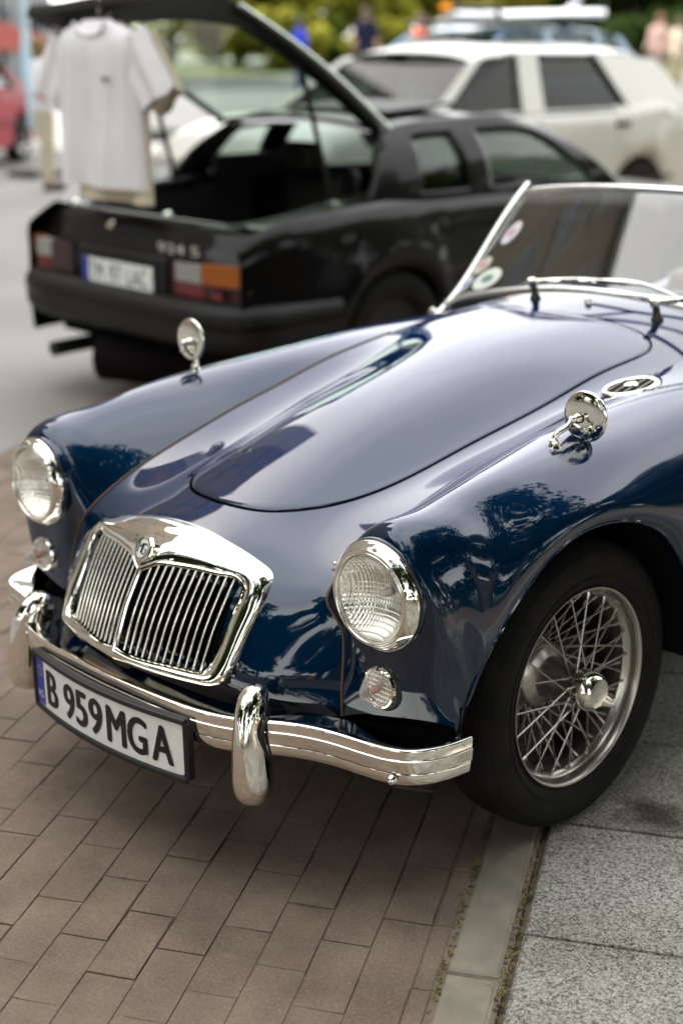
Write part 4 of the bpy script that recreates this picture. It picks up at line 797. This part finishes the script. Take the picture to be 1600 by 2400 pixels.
        for c in wheels:
            W = empty('wheel', (s*(w/2-.10), c, wr), parent=C_)
            MB().lathe([(wr*.64, .085), (wr*.8, .10), (wr*.95, .09), (wr, .07), (wr, -.08), (wr*.64, -.09)], (0, 0, 0), (s, 0, 0), 32).out('tyre', RUBBER, W); MB().lathe([(wr*.64, .085), (wr*.6, .06), (wr*.2, .055), (.0002, .065)], (0, 0, 0), (s, 0, 0), 32).out('wheel_disc', mat('wheel_silver', (.45, .45, .44), .35, .7), W)
            MB().box((s*(w/2-.24), c, .42), (.40, arch_r*2+.02, .40)).out('wheel_well', DARK, C_)
        MB().box((s*(w/2-.22), -.012, pr[0][1]-.14), (.30, .06, .15)).out('headlight', mat('headlight_glass', (.55, .57, .58), .1, .3, coat=1), C_, bevel=.02)
        MB().box((s*(w/2-.17), L+.008, np.interp(L, ys, zt)-.18), (.24, .05, .16)).out('tail_light', mat('lamp_red', (.22, .008, .010)), C_, bevel=.015)
    MB().add([(-wb, a0, zA), (wb, a0, zA), (wt, a1, ztop(a1)), (-wt, a1, ztop(a1))], [(0, 1, 2, 3)]).out('windscreen', GM, C_, smooth=False)
    MB().add([(-wb, d0, zD), (wb, d0, zD), (wt, d1, ztop(d1)), (-wt, d1, ztop(d1))], [(0, 1, 2, 3)]).out('rear_window', GM, C_, smooth=False)
    MB().box((0, (a0+d0)/2, .34), (w*.84, d0-a0+.3, .1)).out('floor_pan', DARK, C_); MB().box((0, a0+.30, zA-.06), (w*.8, .34, .14)).out('dashboard', TRIM, C_, bevel=.03)
    MB().box((0, -.05, .44), (w*.97, .16, .20)).out('front_bumper', TRIM, C_, bevel=.05, seg=3); MB().box((0, L+.05, .44), (w*.97, .16, .20)).out('rear_bumper', TRIM, C_, bevel=.05, seg=3)
    MB().box((0, -.02, pr[0][1]-.14), (w*.5, .05, .13)).out('grille', TRIM, C_, bevel=.01); MB().box((0, -.135, .45), (.52, .01, .11)).out('number_plate', WH, C_)
    return C_
WPAINT = mat('white_paint', (.46, .455, .41), .4, coat=.5, coat_rough=.03)
WP2 = vary(WPAINT, 2, .05)
# white hatchback: its left flank faces us, its tail to the right
parked('white_hatchback', 'white boxy hatchback with dark side windows parked behind the black coupe', (-5.43, 3.98, 0), 0, 4.52, 1.72, WP2,
       [(0, .80, .90), (.2, .92, .96), (1.17, 1.06, .99), (1.77, 1.085, 1), (3.57, 1.10, 1), (4.25, 1.09, .985), (4.52, 1.0, .96)], [.72, 3.69],
       dict(A=(1.30, 1.86), D=(4.40, 4.02), wb=.80, wt=.64, zr=1.52, P=[(2.22, 2.47, 2.32, 2.54), (3.54, 4.42, 3.24, 4.06)], handles=(2.34, 3.40), doors=(1.33, 2.37, 3.49)), arch_r=.40, wr=.33, tint=(.14, .17, .15), gior=1.25)
BLUEP = mat('pale_blue_paint', (.09, .21, .33), .35, coat=1); REDP = mat('red_paint', (.30, .004, .016), .55, coat=.12); YELP = mat('yellow_paint', (.75, .40, .01), .3, coat=1)
bc = parked('blue_hatchback', 'steel blue hatchback carrying a white roof board, behind the white hatchback', (-8.85, 8.35, 0), 0, 4.6, 1.72, BLUEP,
       [(0, .82, .90), (.25, .94, .96), (1.2, 1.12, .99), (2.0, 1.14, 1), (3.9, 1.14, 1), (4.3, 1.08, .97), (4.6, .95, .92)], [.92, 3.75],
       dict(A=(1.05, 1.80), D=(4.5, 3.90), wb=.80, wt=.66, zr=1.68, P=[(2.5, 2.66, 2.5, 2.62), (3.5, 3.62, 3.4, 3.5), (4.30, 4.52, 3.80, 3.93)], handles=(2.5, 3.4), doors=(1.7, 2.58)), arch_r=.38, wr=.32)
rb = empty('roof_board', (-8.5, 8.35, 0)); tagit(rb, 'white surfboard strapped on the roof of the blue hatchback', 'surfboard')
BW = mat('board_white', (.74, .76, .80), .3, coat=.6); P = []
for y, hw, zc in sp([(1.42, .05, 1.80), (1.55, .20, 1.80), (1.9, .31, 1.805), (2.6, .34, 1.825), (3.3, .30, 1.84), (3.8, .17, 1.85), (4.05, .03, 1.845)], 30): P.append([(hw*math.cos(g), y, zc+.055*math.sin(g)*(1 if math.sin(g) > 0 else .8)) for g in np.linspace(0, 2*math.pi, 21)[:-1]])
MB().grid(P, wrap=True).add(P[0], [tuple(range(20))]).add(P[-1], [tuple(range(20))]).out('board', BW, rb)
MB().prism([(3.3, 1.895), (3.46, 1.90), (3.60, 2.0), (3.54, 2.01)], -.012, .012, 'x').out('fin', BW, rb)
for yy in (1.75, 3.3):
    MB().tube([(-.62, yy, 1.735), (.62, yy, 1.735)], .022, 8).out('roof_bar', TRIM, bc)
for c in bc.children:
    if c.name.startswith('roof_bar'): c.location.x = .0
MB().tube(sp([(-.36, 1.75, 1.75), (-.33, 1.75, 1.85), (0, 1.75, 1.88), (.33, 1.75, 1.85), (.36, 1.75, 1.75)], 16), .03, 8).out('strap', mat('strap_black', (.02, .012, .01), .8), rb)
parked('red_car', 'bright red car with a pale windscreen parked at the far left', (-13.55, 5.35, 0), D2R(38), 4.2, 1.68, REDP,
       [(0, .66, .92), (.2, .76, .97), (1.2, .92, 1), (3.2, .95, 1), (4.2, .88, .92)], [.85, 3.3],
       dict(A=(1.2, 1.95), D=(3.9, 3.1), wb=.76, wt=.60, zr=1.36, P=[(2.5, 2.6, 2.5, 2.58), (3.3, 3.92, 2.9, 3.13)], handles=(2.35,), doors=(1.5, 2.6)), arch_r=.34, wr=.30)
parked('yellow_car', 'yellow hatchback parked across the street behind the photographer', (3.4, -12.5, 0), D2R(-70), 3.9, 1.62, YELP,
       [(0, .72, .92), (.2, .82, .97), (1.2, .93, 1), (3.2, .95, 1), (3.9, .88, .92)], [.8, 3.1],
       dict(A=(1.15, 1.7), D=(3.7, 3.1), wb=.74, wt=.60, zr=1.42, P=[(2.3, 2.42, 2.3, 2.4), (3.2, 3.72, 2.9, 3.13)], handles=(2.2,), doors=(1.4, 2.4)), arch_r=.33, wr=.29)
# ================================================================== building, trees, people
BRK = vary(mat('brown_render', (.23, .185, .145), .85), .5, .22, 8, bump=.2, bscale=30); QUO = vary(mat('grey_stone', (.30, .30, .28), .85), .8, .15); WG_ = mat('window_dark', (.05, .06, .07), .08, coat=1)
Bd = empty('apartment_block', (-19, 0, 0)); tagit(Bd, 'tall grey brown apartment block with rows of windows at the far left, plus an unseen wing added for shade', 'building')
b0_, b1_, HH = -7.2, 10.3, 25
ym = 1.6
MB().box((-5, (b0_+ym)/2, HH/2), (10, ym-b0_, HH)).out('wall', BRK, Bd, smooth=False); MB().box((-5, (b1_+ym)/2, 8), (9.9, b1_-ym, 16)).out('wall', BRK, Bd, smooth=False); MB().box((-5.2, b0_-10, 9.5), (9.5, 20, 19)).out('wall', BRK, Bd, smooth=False)  # last wall: unseen lower wing, added to cut light under the roadster's nose
for y_, h_ in ((b0_+.55, HH), (b1_-.55, 16)): MB().box((.06, y_, h_/2), (.16, 1.3, h_-.02)).out('corner_strip', QUO, Bd, smooth=False)
MB().box((-4.9, (b0_+ym)/2, HH+.2), (10.6, ym-b0_+.5, .4)).out('cornice', QUO, Bd, smooth=False)
wf = wp_ = None
for f in range(8):
    for k in range(5):
        y_, z_ = b0_+2.6+k*3.2, 2.2+f*2.95
        if y_ > ym-1.2 and z_ > 14.5 or abs(y_-ym) < .3: continue
        if wf is None:
            fm = MB()
            for c, d in (((.02, 0, .82), (.14, 1.5, .10)), ((.02, 0, -.82), (.20, 1.6, .10)), ((.02, -.70, 0), (.12, .10, 1.54)), ((.02, .70, 0), (.12, .10, 1.54)), ((.02, 0, 0), (.08, .06, 1.54))): fm.box(c, d)
            wf = fm.out('window', QUO, Bd, smooth=False); wp_ = MB().box((.01, 0, 0), (.03, 1.3, 1.54)).out('window_pane', WG_, wf, smooth=False); wf.location = (0, y_, z_)
        else:
            o = wf.copy(); COL.objects.link(o); o.location = (0, y_, z_); c = wp_.copy(); COL.objects.link(c); c.parent = o
Ob = empty('office_block', (0, 0, 0)); tagit(Ob, 'plain pale grey building far behind at the top left corner', 'building')
GREYW = vary(mat('grey_cladding', (.20, .21, .215), .8), .25, .12)
def far_xy(px, dep):
    d = Vector((math.sin(YAW), math.cos(YAW), 0))/math.cos(PITCH)+rgt*((px-800)/3414.3); return CP.x+d.x*dep, CP.y+d.y*dep
oa, ob_, oc_, od_ = far_xy(-420, 46), far_xy(112, 50), far_xy(125, 62), far_xy(-500, 58)
MB().add([(*q, -.05) for q in (oa, ob_, oc_, od_)]+[(*q, 11.5) for q in (oa, ob_, oc_, od_)], [(0, 1, 5, 4), (1, 2, 6, 5), (2, 3, 7, 6), (3, 0, 4, 7), (4, 5, 6, 7)]).out('wall', GREYW, Ob, smooth=False)
for f in range(4):
    for k in range(7):
        q0, q1 = (k+.22)/7, (k+.78)/7; pa, pb_ = [(oa[0]*(1-q)+ob_[0]*q, oa[1]*(1-q)+ob_[1]*q) for q in (q0, q1)]; dx, dy = pb_[0]-pa[0], pb_[1]-pa[1]; L_ = math.hypot(dx, dy); nx, ny = dy/L_*.06, -dx/L_*.06; z0 = .9+f*2.7
        MB().add([(pa[0]+nx, pa[1]+ny, z0), (pb_[0]+nx, pb_[1]+ny, z0), (pb_[0]+nx, pb_[1]+ny, z0+1.5), (pa[0]+nx, pa[1]+ny, z0+1.5), (pa[0], pa[1], z0), (pb_[0], pb_[1], z0), (pb_[0], pb_[1], z0+1.5), (pa[0], pa[1], z0+1.5)], [(0, 1, 2, 3), (0, 1, 5, 4), (1, 2, 6, 5), (2, 3, 7, 6), (3, 0, 4, 7)]).out('window', WG_, Ob, smooth=False)
def leafmat(nm, col, tr):
    m = bpy.data.materials.new(nm); m.use_nodes = True; n, l = m.node_tree.nodes, m.node_tree.links; n.remove(n['Principled BSDF'])
    d = n.new('ShaderNodeBsdfDiffuse'); t = n.new('ShaderNodeBsdfTranslucent'); mx = n.new('ShaderNodeMixShader'); mx.inputs[0].default_value = tr
    g = n.new('ShaderNodeNewGeometry'); x = n.new('ShaderNodeTexNoise'); x.inputs['Scale'].default_value = .7; x.inputs['Detail'].default_value = 3; l.new(g.outputs['Position'], x.inputs['Vector'])
    r = n.new('ShaderNodeValToRGB'); r.color_ramp.elements[0].position = .35; r.color_ramp.elements[1].position = .65; r.color_ramp.elements[0].color = (*[c*.5 for c in col], 1); r.color_ramp.elements[1].color = (*[c*1.4 for c in col], 1)
    l.new(x.outputs['Fac'], r.inputs['Fac'])
    for q in (d, t): l.new(r.outputs['Color'], q.inputs['Color'])
    l.new(d.outputs[0], mx.inputs[1]); l.new(t.outputs[0], mx.inputs[2]); l.new(mx.outputs[0], n['Material Output'].inputs['Surface']); return m
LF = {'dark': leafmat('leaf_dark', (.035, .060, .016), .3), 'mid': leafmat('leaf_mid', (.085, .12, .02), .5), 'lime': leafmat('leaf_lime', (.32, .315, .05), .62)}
BARK = vary(mat('bark', (.055, .042, .03), .95), 6, .4, bump=.6, bscale=12)
def leaves(C, R, n, size, r):
    """n leaf quads in lumpy clusters through an ellipsoid"""
    C, R = np.array(C, float), np.array(R, float); k = max(6, n//160); d = r.normal(size=(k, 3)); d /= np.linalg.norm(d, axis=1)[:, None]
    cl = C+d*R*(r.random((k, 1))**.45); cr = R.mean()*r.uniform(.16, .34, k); i = r.integers(0, k, n)
    q = r.normal(size=(n, 3)); q /= np.linalg.norm(q, axis=1)[:, None]; p = cl[i]+q*(cr[i]*r.random(n)**.4)[:, None]*[1, 1, .75]
    a = r.normal(size=(n, 3)); a /= np.linalg.norm(a, axis=1)[:, None]; b = np.cross(a, r.normal(size=(n, 3))); b /= np.linalg.norm(b, axis=1)[:, None]
    s = (size*r.uniform(.6, 1.4, n))[:, None]; return np.stack([p-a*s, p-b*s*.55, p+a*s, p+b*s*.55], 1).reshape(-1, 3)
def rawmesh(nm, V, m, parent):
    me = bpy.data.meshes.new(nm); n = len(V); me.vertices.add(n); me.vertices.foreach_set('co', V.astype(np.float32).ravel()); me.loops.add(n); me.loops.foreach_set('vertex_index', np.arange(n, dtype=np.int32))
    me.polygons.add(n//4); me.polygons.foreach_set('loop_start', np.arange(0, n, 4, dtype=np.int32)); me.update(calc_edges=True); me.materials.append(m)
    o = bpy.data.objects.new(nm, me); COL.objects.link(o); o.parent = parent; o['kind'] = 'stuff'; return o
def tree(nm, label, x, y, h, rad, kind, n=7000, size=.16, low=.25, seed=0, z=0, group='trees around the car park', trunk_r=None):
    r = np.random.default_rng(seed+100); T_ = empty(nm, (x, y, z)); tagit(T_, label, 'tree' if 'shrub' not in nm else 'shrub', group)
    tr_ = trunk_r or h*.022; k = sp([(0, 0, -.1), (r.normal()*.1, r.normal()*.1, h*.25), (r.normal()*.25, r.normal()*.25, h*.6), (r.normal()*.3, r.normal()*.3, h*.9)], 14)
    MB().tube(k, np.linspace(tr_*1.25, tr_*.25, 14), 10).out('trunk', BARK, T_)
    for i in range(5):
        a = 2*math.pi*i/5+r.random(); j = 4+i; e = k[j]+np.array([math.cos(a)*rad*.7, math.sin(a)*rad*.7, h*.22]); MB().tube(sp([k[j], (k[j]+e)/2+[0, 0, -.1*h*.3], e], 8), np.linspace(tr_*.55, tr_*.12, 8), 6).out('limb', BARK, T_)
    rawmesh('crown', leaves((0, 0, h*(1+low)/2), (rad, rad, h*(1-low)/2), n, size, r), LF[kind], T_)
# far row beyond the road (left to right)
def far_xy(px, dep): 
    d = Vector((math.sin(YAW), math.cos(YAW), 0))/math.cos(PITCH)+rgt*((px-800)/3414.3); return CP.x+d.x*dep, CP.y+d.y*dep
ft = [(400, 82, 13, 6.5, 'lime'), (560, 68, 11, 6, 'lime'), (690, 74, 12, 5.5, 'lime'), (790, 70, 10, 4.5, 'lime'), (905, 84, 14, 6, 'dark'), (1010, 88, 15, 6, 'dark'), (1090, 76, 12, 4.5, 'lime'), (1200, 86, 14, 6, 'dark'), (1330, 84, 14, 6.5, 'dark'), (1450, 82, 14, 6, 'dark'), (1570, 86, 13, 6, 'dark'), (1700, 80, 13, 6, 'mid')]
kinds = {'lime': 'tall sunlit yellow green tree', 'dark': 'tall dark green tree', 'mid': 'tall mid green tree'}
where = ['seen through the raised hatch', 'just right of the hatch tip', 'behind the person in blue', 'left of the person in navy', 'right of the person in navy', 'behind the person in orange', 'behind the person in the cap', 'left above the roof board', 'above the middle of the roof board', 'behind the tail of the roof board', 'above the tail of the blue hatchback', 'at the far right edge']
for i, ((px, dp, h, rd, kd), wv_) in enumerate(zip(ft, where)):
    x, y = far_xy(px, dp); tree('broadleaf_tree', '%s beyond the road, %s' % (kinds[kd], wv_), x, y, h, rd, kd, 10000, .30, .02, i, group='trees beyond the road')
for i, (px, dp, h, rd, kd, wv_) in enumerate([(640, 58, 2.6, 2.2, 'lime', 'left of the person in blue'), (760, 60, 2.2, 2.0, 'mid', 'right of the person in blue'), (905, 58, 2.1, 1.8, 'lime', 'between the navy and orange shirts'), (1500, 60, 3, 2.4, 'dark', 'behind the blue hatchback tail')]):
    x, y = far_xy(px, dp); tree('low_shrub', '%s rounded shrub on the far lawn, %s' % ({'lime': 'yellow green', 'mid': 'mid green', 'dark': 'dark green'}[kd], wv_), x, y, h, rd, kd, 3500, .2, .0, 40+i, group='shrubs on the far lawn', trunk_r=.05)
# trees round the near side, mirrored in the paint and chrome
tree('canopy_tree', 'very large leafy tree overhanging the footway beside the blue roadster', 7.0, 2.6, 13.5, 5.3, 'dark', 15000, .17, .34, 58, group=None)
tree('canopy_tree', 'very large leafy tree added out of view behind the photographer for shade', 5.6, -7.4, 13.5, 5.0, 'dark', 14000, .17, .38, 57, group=None)  # unseen tree added to screen the sky and darken the ground under the nose
nt = [(-9, -14, 10, 4.5, 'mid'), (-3, -15, 12.5, 4.8, 'dark'), (1, -13.5, 10, 3.2, 'dark'), (9.2, -14, 11, 4.0, 'mid'), (13, -5, 14, 5.2, 'dark'), (12, -.5, 14, 5, 'mid'), (13, 7, 15, 5.2, 'dark'), (11, 14, 13, 5, 'mid'), (13, 22, 14, 5.6, 'dark'), (-9, -20, 8, 3.5, 'mid'), (7, 28, 9, 4.2, 'mid'), (2, 36, 8, 4.0, 'dark')]
for i, (x, y) in enumerate([(-12, -15), (-6, -17), (-1, -18), (8, -17), (9.5, -9), (9.8, -4), (9.6, 1.5), (9.8, 6.5), (9.6, 11.5), (10, 17), (9, 23)]): tree('low_shrub', 'dense green hedge shrub standing round the car park outside the frame', x, y, 2.6+.5*(i % 3), 2.6, 'mid' if i % 2 else 'dark', 3500, .13, .0, 90+i, group='hedge shrubs round the car park', trunk_r=.05)
for i, (x, y, h, rd, kd) in enumerate(nt): tree('street_tree', 'leafy street tree standing round the car park outside the frame', x, y, h, rd, kd, 13000, .2, .2, 60+i, group='street trees round the car park')
gx = [far_xy(p, d) for p, d in ((-900, 50), (2600, 50), (2600, 68), (-900, 68))]; tagit(mk('far_lawn', [(*q, .16) for q in gx], [(0, 1, 2, 3)], vary(mat('lawn', (.11, .12, .025), .95), .5, .3)), kind='structure')
gx = [far_xy(p, d) for p, d in ((-1500, 20), (3000, 20), (3000, 50), (-1500, 50))]
# people (seen far out of focus)
SKIN = mat('skin', (.42, .24, .17), .55); 
def cloth(c): return vary(mat('cloth_%s' % (c,), c, .9, spec=.1), 5, .12)
def person(label, x, y, z, h, rz, top, legs, hair, cap=None, pose=0):
    P_ = empty('person', (x, y, z), rz); P_.scale = (h/1.75,)*3; tagit(P_, label, 'person')
    sk = {'pel': (0, 0, .93, .13), 'wai': (0, 0, 1.10, .12), 'che': (0, 0, 1.30, .14), 'nk': (0, 0, 1.48, .055), 'hd': (0, .01, 1.60, .085), 'tp': (0, 0, 1.70, .07)}
    for s, n_ in ((1, 'l'), (-1, 'r')):
        sk.update({n_+'sh': (s*.17, 0, 1.41, .06), n_+'el': (s*.24, .02+.06*pose, 1.14, .045), n_+'wr': (s*.25, -.08-.14*pose, .92+.16*pose, .03), n_+'hn': (s*.25, -.11-.16*pose, .84+.20*pose, .035), n_+'hp': (s*.10, 0, .86, .095), n_+'kn': (s*.11, -.02, .48, .065), n_+'an': (s*.115, .02, .09, .045), n_+'ft': (s*.12, -.14, .035, .04)})
    E_ = [('pel', 'wai'), ('wai', 'che'), ('che', 'nk'), ('nk', 'hd'), ('hd', 'tp')]+[e for n_ in 'lr' for e in (('che', n_+'sh'), (n_+'sh', n_+'el'), (n_+'el', n_+'wr'), (n_+'wr', n_+'hn'), ('pel', n_+'hp'), (n_+'hp', n_+'kn'), (n_+'kn', n_+'an'), (n_+'an', n_+'ft'))]
    nm = list(sk); o = mk('body', [sk[q][:3] for q in nm], [], SKIN, P_, edges=[(nm.index(a), nm.index(c)) for a, c in E_])
    o.modifiers.new('k', 'SKIN'); o.modifiers.new('d', 'SUBSURF').levels = 1; o.modifiers['d'].render_levels = 1
    for i, q in enumerate(nm): sv_ = o.data.skin_vertices[0].data[i]; sv_.radius = (sk[q][3],)*2; sv_.use_root = q == 'pel'
    g = np.linspace(0, 2*math.pi, 21)[:-1]
    P = [[(rx*math.cos(a), ry*math.sin(a), z_) for a in g] for rx, ry, z_ in sp([(.20, .135, .86), (.185, .13, 1.05), (.20, .14, 1.22), (.215, .14, 1.36), (.16, .11, 1.46), (.075, .075, 1.50)], 16)]
    t = MB().grid(P, wrap=True).out('shirt', cloth(top), P_, angle=0)
    for s, n_ in ((1, 'l'), (-1, 'r')):
        a, c = np.array(sk[n_+'sh'][:3]), np.array(sk[n_+'el'][:3]); MB().tube([a-(c-a)*.1, a*.5+c*.5, c], [.085, .075, .07], 14, cap=False).out('sleeve', cloth(top), P_)
        hp, kn, an = [np.array(sk[n_+q][:3]) for q in ('hp', 'kn', 'an')]; MB().tube([hp+[0, 0, .08], hp, kn, an+[0, 0, .03]], [.115, .115, .085, .07], 14).out('trouser_leg', cloth(legs), P_); MB().box((sk[n_+'ft'][0], -.07, .045), (.095, .26, .085)).out('shoe', TRIM, P_, bevel=.03)
    MB().lathe([(.062, -.14), (.088, -.08), (.098, 0), (.09, .05), (.05, .10), (.0002, .112)], (0, .022, 1.645), (0, 0, 1), 24).out('hair', mat('hair_%s' % (hair,), hair, .7), P_)
    f = MB(); f.lathe([(.0002, -.012), (.012, 0), (.0002, .02)], (0, -.088, 1.60), (0, 0, 1), 8); f.out('nose', SKIN, P_)
    for s in (1, -1): MB().lathe([(.0002, -.008), (.008, 0), (.0002, .008)], (s*.032, -.080, 1.63), (0, 1, 0), 8).out('eye', TRIM, P_)
    MB().box((0, -.083, 1.555), (.045, .008, .010)).out('mouth', mat('lips', (.3, .1, .09), .5), P_)
    if cap:
        q = MB().lathe([(.108, -.02), (.110, .02), (.10, .07), (.06, .105), (.0002, .115)], (0, .0, 1.665), (0, 0, 1), 24); q.box((0, -.13, 1.655), (.15, .11, .012)); q.out('cap', cloth(cap), P_)
    return P_
for lab, px, dp, ytop, top, legs, hair, cap, rz, ps in [
    ('person in a royal blue t-shirt and blue trousers walking beyond the hatch', 703, 30, 40, (.03, .05, .50), (.02, .03, .16), (.012, .010, .010), None, 2.2, .3),
    ('person in a dark navy top standing left of the white hatchback', 858, 31, 20, (.018, .02, .045), (.04, .03, .03), (.10, .06, .04), None, .6, .2),
    ('person in a bright orange t-shirt behind the white hatchback roof', 985, 25, 34, (.80, .10, .03), (.05, .05, .06), (.10, .045, .03), None, -.5, .6),
    ('person in an orange cap and pale grey t-shirt beside the orange t-shirt', 1045, 29, 14, (.45, .46, .42), (.06, .06, .07), (.05, .03, .02), (.80, .32, .02), .3, .3),
    ('person in a pale pink top at the right edge behind the blue hatchback', 1545, 34, 34, (.62, .42, .36), (.3, .25, .2), (.25, .09, .06), None, .2, .4),
    ('person in a cream top further right beside the pale pink top', 1590, 36, 44, (.60, .55, .42), (.35, .3, .2), (.12, .08, .05), None, -.4, .4)]:
    x, y = far_xy(px, dp); zt_ = 1.648+(75-ytop)*dp/3414.3; h_ = 1.74; person(lab, x, y, zt_-h_, h_, rz, top, legs, hair, cap, ps)
x, y = far_xy(93, 15.5); person('long haired person in a white t-shirt and beige shorts behind the hanging t-shirts', x, y, 0, 1.60, 2.5, (.68, .68, .74), (.42, .38, .28), (.16, .10, .035), None, .5)
# far standing for the people: a low raised pavement
gx = [far_xy(p, d) for p, d in ((300, 22.5), (2300, 22.5), (2300, 52), (300, 52))]
mb = MB().add([(*q, .19) for q in gx]+[(*q, -.05) for q in gx], [(0, 1, 2, 3), (0, 1, 5, 4), (1, 2, 6, 5), (3, 2, 6, 7), (0, 3, 7, 4)]); tagit(mb.out('far_pavement', vary(mat('far_paving', (.075, .075, .075), .85), .6, .15), None, smooth=False), kind='structure')
# feather banner and parasol by the block
fb = empty('feather_banner', (*far_xy(66, 17), 0)); tagit(fb, 'tall pale blue feather banner on a pole at the left edge', 'banner')
MB().tube([(0, 0, 0), (0, 0, 4.2)], .02, 8).out('banner_pole', mat('pole_white', (.6, .62, .6), .5), fb); MB().box((0, 0, .03), (.5, .5, .06)).out('banner_foot', TRIM, fb)
rz_ = YAW; cy, sy = math.cos(-rz_), math.sin(-rz_)
q = MB().grid([[(u*.30*.7, -u*.30*.72+.02*math.sin(6*z_+3*u), z_) for u in np.linspace(.05, 1, 5)] for z_ in np.linspace(.55, 4.1, 18)]); o = q.out('banner_cloth', vary(mat('banner_blue', (.30, .46, .55), .8), 3, .3), fb); o.modifiers.new('s', 'SOLIDIFY').thickness = .004
um = empty('red_parasol', (*far_xy(5, 19), 0)); tagit(um, 'faded red market parasol standing behind the red car', 'parasol')
MB().tube([(0, 0, 0), (0, 0, 2.1)], .025, 8).out('parasol_pole', TRIM, um); MB().lathe([(1.0, 0), (.98, .02), (.5, .20), (.0002, .36)], (0, 0, 1.42), (0, 0, 1), 8).out('parasol_canopy', cloth((.22, .06, .05)), um, smooth=False)
